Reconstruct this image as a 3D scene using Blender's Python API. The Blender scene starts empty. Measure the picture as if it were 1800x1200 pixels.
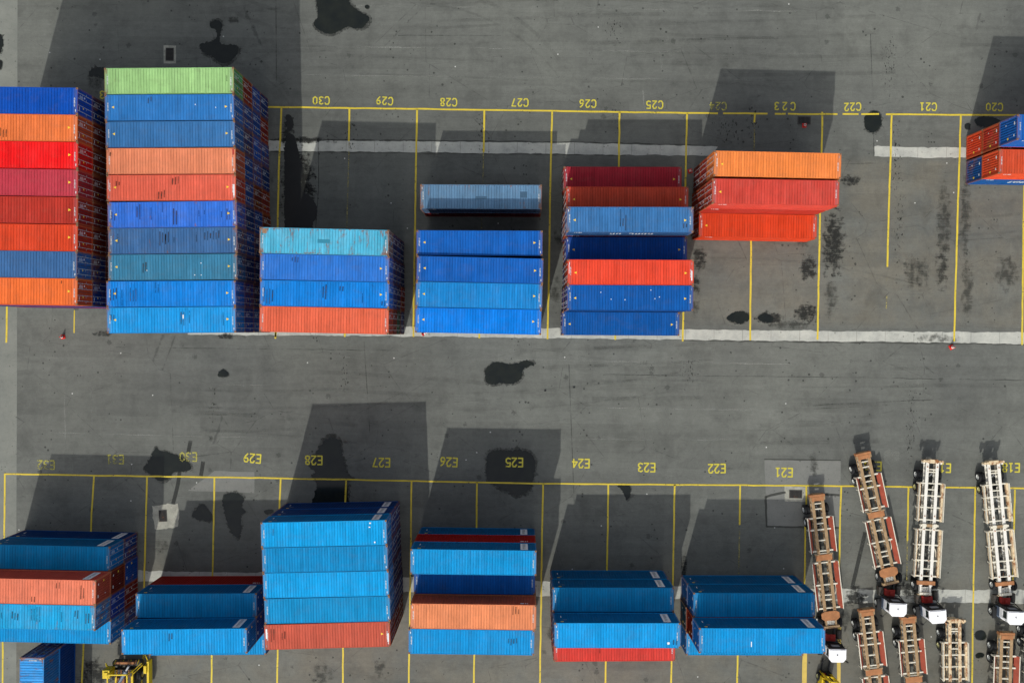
import bpy, math, random
from mathutils import Matrix, Vector
R = math.radians
rnd = random.Random(7)
# ---------------------------------------------------------------- camera, sky, sun
scene = bpy.context.scene
C = scene.collection
cam = bpy.data.cameras.new('camera'); cam.lens = 27.97; cam.sensor_width = 36.0; cam.clip_start = 1.0; cam.clip_end = 2000
cam_o = bpy.data.objects.new('camera', cam); C.objects.link(cam_o)
cam_o.matrix_world = Matrix(((0.999879343, -0.015173109, 0.003328043, 0), (0.015131902, 0.999812581, 0.012075966, 0),
                             (-0.003510649, -0.012024150, 0.999921545, 85.23), (0, 0, 0, 1)))
scene.camera = cam_o
SUN_EL, SUN_AZ = 38.2, 14.1          # light travels towards +y, leaning to +x
w = bpy.data.worlds.new('World'); scene.world = w; w.use_nodes = True
nt = w.node_tree; bg = nt.nodes['Background']
sky = nt.nodes.new('ShaderNodeTexSky'); sky.sky_type = 'NISHITA'; sky.sun_disc = False
sky.sun_elevation = R(SUN_EL); sky.sun_rotation = R(180 + SUN_AZ); sky.air_density = 1.0; sky.dust_density = 3.0; sky.ozone_density = 1.0
hs = nt.nodes.new('ShaderNodeHueSaturation'); hs.inputs['Saturation'].default_value = 0.4
nt.links.new(sky.outputs[0], hs.inputs['Color']); nt.links.new(hs.outputs[0], bg.inputs[0]); bg.inputs[1].default_value = 0.15
sl = bpy.data.lights.new('sun', 'SUN'); sl.energy = 2.6; sl.angle = R(0.5); sl.color = (1.0, 0.98, 0.93)
so = bpy.data.objects.new('sun', sl); C.objects.link(so)
d = Vector((math.sin(R(SUN_AZ)) * math.cos(R(SUN_EL)), math.cos(R(SUN_AZ)) * math.cos(R(SUN_EL)), -math.sin(R(SUN_EL))))
so.rotation_euler = d.to_track_quat('-Z', 'Y').to_euler(); so.location = (-20, -60, 60)
vs = scene.view_settings; vs.view_transform = 'Standard'; vs.look = 'None'; vs.gamma = 1; vs.exposure = 0.27
scene.cycles.max_bounces = 6

# ---------------------------------------------------------------- node helpers
K = 1.30
def lin(c): return c / 12.92 if c <= 0.04045 else ((c + 0.055) / 1.055) ** 2.4
def col(r, g, b, k=None):
    k = K if k is None else k
    return tuple(min(0.86, max(0.004, lin(v / 255.0) / k)) for v in (r, g, b)) + (1.0,)
class NT:
    def __init__(s, name):
        s.m = bpy.data.materials.new(name); s.m.use_nodes = True; s.t = s.m.node_tree
        s.b = s.t.nodes['Principled BSDF']; s.out = s.t.nodes['Material Output']
    def n(s, ty, **kw):
        x = s.t.nodes.new(ty)
        for k, v in kw.items(): setattr(x, k, v)
        return x
    def l(s, a, b): s.t.links.new(a, b)
    def val(s, x, sock):
        if isinstance(x, bpy.types.NodeSocket): s.l(x, sock)
        else: sock.default_value = x
    def math(s, op, a, b=0.0, clamp=False):
        x = s.n('ShaderNodeMath', operation=op, use_clamp=clamp); s.val(a, x.inputs[0]); s.val(b, x.inputs[1]); return x.outputs[0]
    def mix(s, f, a, b):
        x = s.n('ShaderNodeMix', data_type='RGBA'); s.val(f, x.inputs[0]); s.val(a, x.inputs[6]); s.val(b, x.inputs[7]); return x.outputs[2]
    def mul(s, c, f):
        x = s.n('ShaderNodeVectorMath', operation='SCALE'); s.val(c[:3] if isinstance(c, tuple) else c, x.inputs[0]); s.val(f, x.inputs[3]); return x.outputs[0]
    def co(s, kind='Object'): return s.n('ShaderNodeTexCoord').outputs[kind]
    def mp(s, v, sc=(1, 1, 1), loc=(0, 0, 0)):
        x = s.n('ShaderNodeMapping'); s.l(v, x.inputs[0]); s.val(sc, x.inputs[3]); s.val(loc, x.inputs[1]); return x.outputs[0]
    def noise(s, v, scale, det=4.0, rough=0.6, dist=0.0):
        x = s.n('ShaderNodeTexNoise'); s.l(v, x.inputs['Vector']); x.inputs['Scale'].default_value = scale
        x.inputs['Detail'].default_value = det; x.inputs['Roughness'].default_value = rough; x.inputs['Distortion'].default_value = dist
        return x.outputs[0]
    def vor(s, v, scale, feat='F1'):
        x = s.n('ShaderNodeTexVoronoi', feature=feat); s.l(v, x.inputs['Vector']); x.inputs['Scale'].default_value = scale; return x
    def ramp(s, f, lo, hi, a=0.0, b=1.0):
        x = s.n('ShaderNodeMapRange'); s.val(f, x.inputs[0])
        for i, v in zip((1, 2, 3, 4), (lo, hi, a, b)): x.inputs[i].default_value = v
        return x.outputs[0]
    def sep(s, v): x = s.n('ShaderNodeSeparateXYZ'); s.l(v, x.inputs[0]); return x.outputs
    def rnd(s): return s.n('ShaderNodeObjectInfo').outputs['Random']
    def bump(s, h, st=0.3, dist=0.02):
        x = s.n('ShaderNodeBump'); s.l(h, x.inputs['Height']); x.inputs['Strength'].default_value = st; x.inputs['Distance'].default_value = dist
        s.l(x.outputs[0], s.b.inputs['Normal'])
    def done(s, c, rough=0.6, metal=0.0, spec=0.35):
        s.val(c, s.b.inputs['Base Color']); s.val(rough, s.b.inputs['Roughness']); s.val(metal, s.b.inputs['Metallic'])
        s.b.inputs['Specular IOR Level'].default_value = spec
        return s.m
    def alpha(s, a): s.l(a, s.b.inputs['Alpha']); return s.m

def between(s, x, a, b, soft=0.4):
    return s.math('MULTIPLY', s.ramp(x, a - soft, a + soft), s.ramp(x, b - soft, b + soft, 1.0, 0.0))

def m_ground():
    s = NT('asphalt'); v = s.co(); X, Y, Z = s.sep(v)
    c = s.mix(s.ramp(s.noise(v, 0.05, 3), 0.35, 0.65), col(100, 102, 97), col(113, 115, 108))
    # paver lanes: long bands running with the drive lanes
    band = s.noise(s.mp(v, (0.012, 0.23, 1)), 1.0, 3, 0.65)
    c = s.mul(c, s.ramp(band, 0.3, 0.7, 0.89, 1.09))
    band2 = s.noise(s.mp(v, (0.16, 1.6, 1), (9, 3, 0)), 1.0, 5, 0.7)
    c = s.mul(c, s.ramp(band2, 0.25, 0.75, 0.9, 1.09))
    col_ = s.noise(s.mp(v, (0.55, 0.07, 1), (2, 7, 0)), 1.0, 3, 0.6)
    c = s.mul(c, s.ramp(col_, 0.3, 0.7, 0.95, 1.05))
    # browner dusty surface inside the stacking rows
    yard = s.math('MULTIPLY', between(s, Y, 1.3, 19.0, 0.5), s.ramp(X, 8.0, 26.0))
    yard = s.math('MAXIMUM', yard, s.ramp(Y, -21.0, -28.0))
    dust = s.math('MULTIPLY', yard, s.ramp(s.noise(v, 0.22, 4, 0.65), 0.32, 0.62))
    c = s.mix(s.math('MULTIPLY', dust, 0.62), c, col(120, 115, 101))
    # rectangular resurfacing patches
    br = s.n('ShaderNodeTexBrick'); s.l(s.mp(v, (0.055, 0.16, 1), (3.1, 1.3, 0)), br.inputs['Vector']); br.inputs['Scale'].default_value = 1.0
    br.inputs['Mortar Size'].default_value = 0.0; br.inputs['Color1'].default_value = (0, 0, 0, 1); br.inputs['Color2'].default_value = (1, 1, 1, 1); br.inputs['Bias'].default_value = 0.0
    c = s.mul(c, s.ramp(br.outputs[0], 0.0, 1.0, 0.94, 1.06))
    # big soft dirty blotches
    bl = s.noise(v, 0.33, 6, 0.7, 0.4)
    c = s.mul(c, s.ramp(bl, 0.5, 0.75, 1.0, 0.74)); bl3 = s.noise(s.mp(v, (1, 1, 1), (50, 9, 0)), 0.85, 6, 0.75, 0.6); c = s.mul(c, s.ramp(bl3, 0.3, 0.7, 0.91, 1.08))
    bl2 = s.noise(s.mp(v, (0.4, 1.0, 1), (31, 5, 0)), 0.9, 6, 0.72, 0.5)
    c = s.mul(c, s.ramp(bl2, 0.6, 0.82, 1.0, 0.7))
    lt = s.noise(s.mp(v, (0.25, 1.4, 1), (77, 15, 0)), 0.7, 6, 0.75)
    c = s.mul(c, s.ramp(lt, 0.62, 0.8, 1.0, 1.22))
    # dark oil specks, denser along the lane lines
    per = s.math('ABSOLUTE', s.math('SUBTRACT', s.math('FRACT', s.math('ADD', s.math('DIVIDE', X, 7.2), 0.42)), 0.5))
    near = s.ramp(per, 0.02, 0.16, 1.0, 0.0)
    zone = s.noise(s.mp(v, (1, 0.5, 1)), 0.35, 3)
    dens = s.math('MULTIPLY', s.math('ADD', s.math('MULTIPLY', near, 0.8), 0.14), s.ramp(zone, 0.4, 0.62))
    vo = s.vor(v, 3.2)
    cell = s.sep(vo.outputs['Color'])[0]
    hit = s.math('LESS_THAN', cell, s.math('MULTIPLY', dens, 0.30))
    sz = s.math('LESS_THAN', vo.outputs['Distance'], s.math('MULTIPLY', s.sep(vo.outputs['Color'])[1], 0.42))
    speck = s.math('MULTIPLY', hit, sz)
    c = s.mix(s.math('MULTIPLY', speck, 0.75), c, col(46, 48, 44))
    vo2 = s.vor(v, 0.55); hit2 = s.math('MULTIPLY', s.math('LESS_THAN', s.sep(vo2.outputs['Color'])[0], 0.16),
                       s.math('LESS_THAN', s.math('ADD', vo2.outputs['Distance'], s.math('MULTIPLY', s.noise(v, 5, 3), 0.35)), 0.32))
    c = s.mix(s.math('MULTIPLY', hit2, 0.5), c, col(60, 62, 58))
    vo3 = s.vor(v, 0.8); lit = s.math('MULTIPLY', s.math('LESS_THAN', s.sep(vo3.outputs['Color'])[2], 0.014), s.math('LESS_THAN', vo3.outputs['Distance'], 0.055))
    c = s.mix(lit, c, col(205, 205, 198))
    g = s.noise(v, 9.0, 4, 0.85); c = s.mul(c, s.ramp(g, 0.25, 0.75, 0.83, 1.17))
    g = s.noise(v, 2.6, 5, 0.75); c = s.mul(c, s.ramp(g, 0.3, 0.7, 0.92, 1.08))
    g = s.noise(s.mp(v, (0.9, 6.0, 1), (3, 1, 0)), 1.0, 4, 0.75); c = s.mul(c, s.ramp(g, 0.3, 0.7, 0.95, 1.05))
    # hairline cracks
    cr = s.vor(s.mp(v, (0.11, 0.2, 1)), 1.0, 'DISTANCE_TO_EDGE')
    ck = s.math('MULTIPLY', s.ramp(s.math('ADD', cr.outputs['Distance'], s.math('MULTIPLY', s.noise(v, 1.4, 4), 0.02)), 0.0105, 0.0135, 1.0, 0.0), s.ramp(zone, 0.40, 0.46))
    c = s.mul(c, s.ramp(ck, 0, 1, 1, 0.68))
    s.bump(s.noise(v, 14, 3), 0.15, 0.01)
    return s.done(c, 0.85, 0, 0.25)

def m_conc(name, a, b, dirt=0.5, scale=0.5, joint=0.0):
    s = NT(name); v = s.co(); X, Y, Z = s.sep(v)
    c = s.mix(s.ramp(s.noise(v, scale, 6, 0.7), 0.3, 0.7), col(*a), col(*b))
    c = s.mul(c, s.ramp(s.noise(s.mp(v, (1, 1, 1), (5, 5, 0)), 2.2, 5, 0.75), 0.55, 0.75, 1.0, 1.0 - dirt))
    vo = s.vor(v, 2.6)
    sp = s.math('MULTIPLY', s.math('LESS_THAN', s.sep(vo.outputs['Color'])[0], 0.1), s.math('LESS_THAN', vo.outputs['Distance'], 0.22))
    c = s.mul(c, s.ramp(sp, 0, 1, 1, 0.62))
    if joint:
        f = s.math('FRACT', s.math('DIVIDE', s.math('ADD', X, s.math('MULTIPLY', s.noise(v, 1.1, 3), 0.12)), joint))
        c = s.mul(c, s.ramp(f, 0.0, 0.035, 0.62, 1.0))
    c = s.mul(c, s.ramp(s.noise(v, 9, 3, 0.8), 0.25, 0.75, 0.9, 1.08))
    s.bump(s.noise(v, 12, 3), 0.15, 0.01)
    return s.done(c, 0.85, 0, 0.25)

def edge_alpha(s, v, amt):  # ragged outline for strips: world y kept in v
    return s.math('GREATER_THAN', s.noise(v, 2.0, 5, 0.75), amt)

def m_wet():
    s = NT('standing_water'); v = s.co()
    c = s.mix(s.ramp(s.noise(v, 0.8, 4), 0.35, 0.65), col(26, 31, 30), col(36, 40, 35))
    return s.done(c, 0.12, 0, 0.3)
def m_stain(name, cc, thr, hard=0.12, scale=1.3, sy=1.0, streak=0.5, op=0.85):
    # soft falloff towards the sheet edge, ragged outline pulled out sideways along the wheel tracks
    s = NT(name); g = s.co('Generated'); v = s.co(); X, Y, Z = s.sep(g)
    fx = s.math('ABSOLUTE', s.math('SUBTRACT', X, 0.5)); fy = s.math('ABSOLUTE', s.math('SUBTRACT', Y, 0.5))
    fall = s.math('MULTIPLY', s.math('SQRT', s.math('ADD', s.math('MULTIPLY', fx, fx), s.math('MULTIPLY', fy, fy))), 2.0)
    n = s.noise(s.mp(v, (1, sy, 1)), scale, 6, 0.6, 0.2); n2 = s.noise(s.mp(v, (0.55, 5.0, 1)), 1.0, 4, 0.7)
    n3 = s.noise(v, 6.0, 4, 0.8)
    f = s.math('ADD', s.math('MULTIPLY', n, 1 - streak), s.math('MULTIPLY', n2, streak))
    f = s.math('ADD', f, s.math('MULTIPLY', s.math('SUBTRACT', n3, 0.5), 0.25))
    f = s.math('SUBTRACT', f, s.math('MULTIPLY', s.math('POWER', fall, 2.2), 0.22))
    a = s.ramp(f, thr, thr + hard)
    s.done(col(*cc), 0.7, 0, 0.2); return s.alpha(s.math('MULTIPLY', a, op))
def m_line(name, cc, wear):
    s = NT(name); v = s.co()
    c = s.mix(s.ramp(s.noise(v, 1.2, 4), 0.3, 0.7), col(*cc), col(*[x * 0.9 for x in cc]))
    s.done(c, 0.6, 0, 0.3)
    n = s.noise(v, 5.0, 5, 0.75); n2 = s.noise(v, 0.5, 3)
    a = s.ramp(s.math('ADD', s.math('MULTIPLY', n, 0.7), s.math('MULTIPLY', n2, 0.3)), wear - 0.03, wear + 0.05)
    return s.alpha(a)

def attr(s, name):
    x = s.n('ShaderNodeAttribute', attribute_type='OBJECT'); x.attribute_name = name; return x.outputs['Fac']
PER = 0.2647
def m_paint(name, roof=False, edge=1.0):
    s = NT(name); oi = s.n('ShaderNodeObjectInfo'); base = oi.outputs['Color']
    v0 = s.co(); X, Y, Z = s.sep(v0)
    off = s.n('ShaderNodeCombineXYZ'); r = s.math('MULTIPLY', oi.outputs['Random'], 97.0)
    for i in range(3): s.l(r, off.inputs[i])
    va = s.n('ShaderNodeVectorMath', operation='ADD'); s.l(v0, va.inputs[0]); s.l(off.outputs[0], va.inputs[1]); v = va.outputs[0]
    c = s.mul(base, s.ramp(s.noise(v, 0.45, 4, 0.6), 0.3, 0.7, 0.9, 1.08))
    # chalky fading
    grey = s.n('ShaderNodeHueSaturation'); s.l(c, grey.inputs['Color']); grey.inputs['Saturation'].default_value = 0.84; grey.inputs['Value'].default_value = 1.1
    c = s.mix(s.math('MULTIPLY', s.ramp(s.noise(s.mp(v, (1, 0.35, 1)), 0.8, 5, 0.7), 0.45, 0.72), s.math('ADD', 0.02, s.math('MULTIPLY', attr(s, 'rust'), 0.6))), c, grey.outputs[0])
    c = s.mul(c, s.ramp(s.noise(s.mp(v, (3.2, 0.5, 1.0)), 1.0, 4, 0.7), 0.3, 0.7, 0.86, 1.1))
    film = s.ramp(s.noise(s.mp(v, (0.6, 1.1, 1)), 1.2, 6, 0.72, 0.5), 0.5, 0.78)
    c = s.mix(s.math('MULTIPLY', film, s.math('ADD', 0.14, s.math('MULTIPLY', attr(s, 'rust'), 0.25))), c, col(112, 104, 88))
    dk = s.ramp(s.noise(s.mp(v, (1.6, 0.9, 1)), 1.7, 6, 0.75), 0.60, 0.74)
    c = s.mul(c, s.ramp(s.math('MULTIPLY', dk, s.math('ADD', 0.35, attr(s, 'scuff'), clamp=True)), 0, 1, 1.0, 0.72))
    c = s.mul(c, s.ramp(s.noise(v, 7.0, 4, 0.8), 0.25, 0.75, 0.93, 1.06))
    rust = attr(s, 'rust'); scuff = attr(s, 'scuff')
    if roof:
        q = s.math('DIVIDE', X, PER); fr = s.math('FRACT', q); cell = s.math('FLOOR', q)
        gv = s.n('ShaderNodeCombineXYZ'); s.l(cell, gv.inputs[0]); s.l(r, gv.inputs[1])
        wn = s.n('ShaderNodeTexWhiteNoise', noise_dimensions='2D'); s.l(gv.outputs[0], wn.inputs['Vector']); cw = wn.outputs['Value']
        gd = s.ramp(s.math('ABSOLUTE', s.math('SUBTRACT', fr, 0.5)), 0.36, 0.46)
        dirt = s.math('MULTIPLY', gd, s.ramp(s.noise(s.mp(v, (1, 0.6, 1)), 1.1, 4), 0.3, 0.65, 0.14, 0.42))
        c = s.mul(c, s.math('SUBTRACT', 1.0, dirt))
        c = s.mul(c, s.ramp(cw, 0, 1, 0.91, 1.07))
        # scraped pressings: dark bars that stop at the corrugation edge
        def n1(k, off_):
            g_ = s.n('ShaderNodeCombineXYZ'); s.l(s.math('MULTIPLY', cell, k), g_.inputs[0]); s.l(r, g_.inputs[1]); g_.inputs[2].default_value = off_
            return s.noise(g_.outputs[0], 1.0, 2, 0.5)
        pick = s.math('GREATER_THAN', n1(0.43, 0.0), s.math('SUBTRACT', 0.80, s.math('MULTIPLY', scuff, 0.20)))
        yc = s.math('MULTIPLY', s.math('SUBTRACT', n1(0.11, 9.0), 0.5), 4.0)
        dy = s.math('ABSOLUTE', s.math('SUBTRACT', Y, yc))
        bar = s.math('MULTIPLY', pick, s.math('LESS_THAN', dy, s.math('ADD', 0.22, s.math('MULTIPLY', cw, 0.55))))
        bar = s.math('MULTIPLY', bar, s.math('LESS_THAN', s.math('ABSOLUTE', s.math('SUBTRACT', fr, 0.5)), 0.2))
        bar = s.math('MULTIPLY', bar, s.ramp(s.noise(v, 4.0, 3), 0.3, 0.45))
        c = s.mix(s.math('MULTIPLY', bar, 0.8), c, s.mul(base, 0.3))
        ex = s.ramp(s.math('ABSOLUTE', X), 5.5, 6.05); ey = s.ramp(s.math('ABSOLUTE', Y), 1.0, 1.2, 0.0, 0.8)
        cor = s.math('MULTIPLY', s.ramp(s.math('ABSOLUTE', X), 5.3, 6.0), s.ramp(s.math('ABSOLUTE', Y), 0.5, 1.15)); ed = s.math('ADD', s.math('MULTIPLY', s.math('MAXIMUM', ex, ey), 0.7), s.math('MULTIPLY', cor, 0.9))
        endp = s.ramp(s.math('ABSOLUTE', X), 5.62, 5.78); c = s.mix(s.math('MULTIPLY', endp, s.math('ADD', 0.12, s.math('MULTIPLY', rust, 0.5))), c, col(128, 134, 138))
    else:
        ed = s.ramp(s.math('ABSOLUTE', X), 5.85, 6.1, 0.0, edge)
    rn = s.noise(s.mp(v, (1.6, 0.4, 0.5)), 1.6, 8, 0.75)
    lvl = s.math('ADD', s.math('ADD', rn, s.math('MULTIPLY', ed, 0.17)), s.math('MULTIPLY', rust, 0.22))
    ra = s.ramp(lvl, 0.72, 0.80)
    rc = s.mix(s.noise(v, 9, 4), (0.085, 0.028, 0.012, 1), (0.30, 0.115, 0.035, 1))
    c = s.mix(s.math('MULTIPLY', ra, s.math('ADD', 0.35, s.math('MULTIPLY', rust, 0.6), clamp=True)), c, rc)
    return s.done(c, s.ramp(ra, 0, 1, 0.6, 0.85), 0, 0.08)
def m_simple(name, cc, rough=0.6, metal=0.0, var=0.12, rust=0.0, scale=1.5, k=None, spec=0.35, rustc=((0.09, 0.03, 0.012, 1), (0.36, 0.13, 0.035, 1))):
    s = NT(name); v0 = s.co()
    off = s.n('ShaderNodeCombineXYZ'); r = s.math('MULTIPLY', s.rnd(), 53.0)
    for i in range(3): s.l(r, off.inputs[i])
    va = s.n('ShaderNodeVectorMath', operation='ADD'); s.l(v0, va.inputs[0]); s.l(off.outputs[0], va.inputs[1]); v = va.outputs[0]
    c = s.mul(col(*cc, k=k), s.ramp(s.noise(v, scale, 5, 0.7), 0.28, 0.72, 1 - var, 1 + var))
    if rust:
        ra = s.ramp(s.noise(s.mp(v, (1, 0.6, 1)), 2.4, 7, 0.75), 0.66 - rust * 0.22, 0.72 - rust * 0.16)
        c = s.mix(ra, c, s.mix(s.noise(v, 8, 4), rustc[0], rustc[1]))
    return s.done(c, rough, metal, spec)

M = {}
M['ground'] = m_ground()
M['apron'] = m_conc('pale_concrete_apron', (118, 121, 114), (138, 140, 131), 0.25, 0.35)
M['beam'] = m_conc('concrete_beam_surface', (166, 168, 160), (204, 204, 192), 0.35, 0.6, 3.05)
M['patch'] = m_conc('patch_concrete', (120, 121, 116), (134, 135, 128), 0.3, 0.4)
M['collar'] = m_conc('collar_concrete', (150, 150, 138), (190, 188, 172), 0.5, 1.2)
M['crack'] = m_simple('crack_filler', (70, 71, 66), 0.9)
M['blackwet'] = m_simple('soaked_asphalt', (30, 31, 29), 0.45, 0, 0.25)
M['wet'] = m_wet()
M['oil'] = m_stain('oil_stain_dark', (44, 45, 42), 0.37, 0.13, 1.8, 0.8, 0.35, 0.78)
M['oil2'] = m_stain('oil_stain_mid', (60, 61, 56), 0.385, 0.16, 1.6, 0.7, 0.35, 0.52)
M['damp'] = m_stain('damp_track', (58, 60, 57), 0.2, 0.15, 1.3, 0.8, 0.2, 0.5)  # soft dark sheet for shadows painted on the ground, not placed
def m_track(name, cc, lo, op, sc=(0.3, 0.3)):
    s = NT(name); v = s.co(); s.done(col(*cc), 0.85, 0, 0.2)
    n = s.math('ADD', s.math('MULTIPLY', s.noise(s.mp(v, (sc[0], sc[1], 1)), 1.0, 4, 0.7), 0.6), s.math('MULTIPLY', s.noise(v, 5.0, 5, 0.8), 0.4))
    return s.alpha(s.math('MULTIPLY', s.ramp(n, lo, lo + 0.14), op))
M['tyre'] = m_track('tyre_track', (66, 67, 63), 0.43, 0.13)
M['seam'] = m_track('pale_seam', (158, 160, 152), 0.47, 0.6, (0.12, 0.12))
M['pale'] = m_track('pale_patch', (142, 144, 136), 0.40, 0.45, (0.6, 0.6))
M['damp2'] = m_track('damp_streak', (54, 56, 54), 0.36, 0.6, (0.4, 0.4))  # long thin shadows painted onto the asphalt as dark streaks
M['halo'] = m_track('damp_halo', (60, 62, 58), 0.40, 0.6, (1.6, 1.6))
M['dseam'] = m_track('dark_seam', (62, 64, 60), 0.44, 0.6, (0.2, 0.2))
M['speck'] = m_stain('oil_speckle', (48, 49, 45), 0.57, 0.03, 5.0, 0.5, 0.0, 0.8)
M['line'] = m_line('lane_paint_yellow', (232, 206, 66), 0.385)
M['lineold'] = m_line('lane_paint_worn', (176, 165, 98), 0.50)
M['linewide'] = m_line('lane_paint_ochre', (226, 196, 98), 0.30)
M['num'] = m_line('number_paint_yellow', (226, 212, 74), 0.40)
M['numold'] = m_line('number_paint_faded', (190, 184, 88), 0.47)
M['paint'] = m_paint('container_paint')
_s = NT('scraped_paint'); _o = _s.n('ShaderNodeObjectInfo').outputs['Color']
M['scrape'] = _s.done(_s.mix(_s.ramp(_s.noise(_s.co(), 5.0, 4), 0.45, 0.65), _s.mul(_o, 0.3), (0.05, 0.03, 0.022, 1)), 0.8, 0, 0.1)
_s = NT('dark_repair_paint'); _o = _s.n('ShaderNodeObjectInfo').outputs['Color']; M['repair'] = _s.done(_s.mul(_o, 0.5), 0.6, 0, 0.1)
M['redpatch'] = m_simple('red_primer_patch', (178, 58, 44), 0.8); M['rustpatch'] = m_simple('rust_patch', (150, 118, 92), 0.85, 0, 0.2, 0.3, 5)
M['frame'] = m_paint('container_frame_paint', False, 2.2)
M['roof'] = m_paint('container_roof_paint', True)
M['cast'] = m_simple('rusty_casting', (150, 112, 84), 0.8, 0, 0.3, 0.45, 6)
M['hole'] = m_simple('dark_hole', (18, 16, 15), 0.9)
M['gasket'] = m_simple('rubber_gasket', (34, 34, 36), 0.7)
M['rod'] = m_simple('galvanised_rod', (176, 180, 184), 0.5, 0.2, 0.15, 0.2)
M['mark'] = m_simple('white_lettering', (238, 240, 240), 0.55, 0, 0.08)
M['markgrey'] = m_simple('grey_lettering', (150, 156, 160), 0.55)
M['ylw'] = m_simple('yellow_decal', (246, 208, 60), 0.55)
M['rub'] = m_simple('tyre_rubber', (34, 35, 36), 0.85, 0, 0.2)
M['rim'] = m_simple('wheel_rim_white', (214, 216, 210), 0.5, 0, 0.1, 0.25)
M['rimy'] = m_simple('wheel_rim_cream', (200, 196, 140), 0.5, 0, 0.1, 0.3)
M['tan'] = m_simple('rusted_tan_steel', (166, 138, 102), 0.85, 0, 0.3, 0.15, 2.2)
M['web'] = m_simple('cream_web_paint', (240, 238, 226), 0.7, 0, 0.1, 0.25)
M['redrust'] = m_simple('red_primer_rusted', (158, 72, 50), 0.8, 0, 0.22, 0.3, 1.6)
M['wrail'] = m_simple('white_rail_paint', (240, 236, 224), 0.65, 0, 0.08, 0.15)
M['wrust'] = m_simple('white_paint_rusting', (226, 204, 166), 0.8, 0, 0.12, 0.8, 1.8, rustc=((0.15, 0.055, 0.02, 1), (0.34, 0.14, 0.045, 1)))
M['wclean'] = m_simple('white_frame_paint', (232, 226, 206), 0.7, 0, 0.1, 0.4)
M['plate'] = m_simple('rust_orange_plate', (174, 118, 76), 0.85, 0, 0.25, 0.15, 1.4)
M['black'] = m_simple('black_chassis', (34, 35, 36), 0.6, 0, 0.3)
M['grease'] = m_simple('greasy_deck', (70, 66, 60), 0.5, 0, 0.5, 0.3, 6)
M['red'] = m_simple('red_deck_paint', (172, 44, 32), 0.6, 0, 0.15, 0.25)
M['cab'] = m_simple('white_cab_paint', (250, 250, 250), 0.35, 0, 0.03, 0, 1.5, 1.25)
M['slate'] = m_simple('slate_blue_panel', (92, 104, 122), 0.5, 0, 0.15)
M['glass'] = m_simple('dark_glass', (24, 40, 40), 0.12, 0, 0.05, spec=0.6)
M['conered'] = m_simple('cone_red', (216, 44, 34), 0.6, 0, 0.1)
M['conewhite'] = m_simple('cone_white', (236, 234, 228), 0.6, 0, 0.08)
M['mach'] = m_simple('machine_yellow', (232, 200, 34), 0.5, 0, 0.14, 0.15)
M['grate'] = m_simple('iron_grate', (74, 72, 68), 0.7, 0.2, 0.2, 0.3)
M['pit'] = m_simple('pit_dark', (20, 20, 20), 0.95)

# ---------------------------------------------------------------- mesh helpers
class MB:
    def __init__(s): s.v = []; s.f = []; s.m = []
    def poly(s, pts, m=0):
        i = len(s.v); s.v += [tuple(p) for p in pts]; s.f.append(tuple(range(i, i + len(pts)))); s.m.append(m)
    def faces(s, vs, fs, m=0):
        i = len(s.v); s.v += [tuple(p) for p in vs]
        for f in fs: s.f.append(tuple(i + k for k in f)); s.m.append(m)
    def box(s, x0, x1, y0, y1, z0, z1, m=0):
        s.faces([(x0, y0, z0), (x1, y0, z0), (x1, y1, z0), (x0, y1, z0), (x0, y0, z1), (x1, y0, z1), (x1, y1, z1), (x0, y1, z1)],
                [(0, 3, 2, 1), (4, 5, 6, 7), (0, 1, 5, 4), (1, 2, 6, 5), (2, 3, 7, 6), (3, 0, 4, 7)], m)
    def prism(s, pts, z0, z1, m=0):   # pts ccw outline
        n = len(pts)
        s.faces([(x, y, z0) for x, y in pts] + [(x, y, z1) for x, y in pts],
                [tuple(range(n - 1, -1, -1)), tuple(range(n, 2 * n))] + [(i, (i + 1) % n, n + (i + 1) % n, n + i) for i in range(n)], m)
    def hexa(s, a, b, m=0):   # two quads (bottom, top)
        s.faces(list(a) + list(b), [(0, 3, 2, 1), (4, 5, 6, 7), (0, 1, 5, 4), (1, 2, 6, 5), (2, 3, 7, 6), (3, 0, 4, 7)], m)
    def tube(s, p, q, r, n=6, m=0):
        p, q = Vector(p), Vector(q); a = (q - p).normalized(); u = a.orthogonal().normalized(); t = a.cross(u)
        ring = [(math.cos(2 * math.pi * i / n), math.sin(2 * math.pi * i / n)) for i in range(n)]
        vs = [p + (u * c + t * d_) * r for c, d_ in ring] + [q + (u * c + t * d_) * r for c, d_ in ring]
        s.faces(vs, [(i, (i + 1) % n, n + (i + 1) % n, n + i) for i in range(n)] + [tuple(range(n - 1, -1, -1)), tuple(range(n, 2 * n))], m)
    def beam(s, p, q, wd, ht, m=0):   # box beam between two points, horizontal width wd, height ht
        p, q = Vector(p), Vector(q); a = (q - p).normalized(); u = a.cross(Vector((0, 0, 1)))
        u = u.normalized() * wd / 2 if u.length > 1e-4 else Vector((wd / 2, 0, 0)); k = u.cross(a).normalized() * ht / 2
        s.hexa([p - u - k, p + u - k, q + u - k, q - u - k], [p - u + k, p + u + k, q + u + k, q - u + k], m)
    def lathe(s, prof, axis_o, n=20, m=0, axis='x'):   # prof: (along, radius)
        o = Vector(axis_o); vs = []
        for (a, r) in prof:
            for i in range(n):
                t = 2 * math.pi * i / n
                vs.append(o + (Vector((a, r * math.cos(t), r * math.sin(t))) if axis == 'x' else Vector((r * math.cos(t), r * math.sin(t), a))))
        fs = [(j * n + i, j * n + (i + 1) % n, (j + 1) * n + (i + 1) % n, (j + 1) * n + i) for j in range(len(prof) - 1) for i in range(n)]
        s.faces(vs, fs, m)
    def mesh(s, name, mats):
        me = bpy.data.meshes.new(name); me.from_pydata(s.v, [], s.f)
        for x in mats: me.materials.append(M[x])
        me.polygons.foreach_set('material_index', s.m); me.update(); return me
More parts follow.
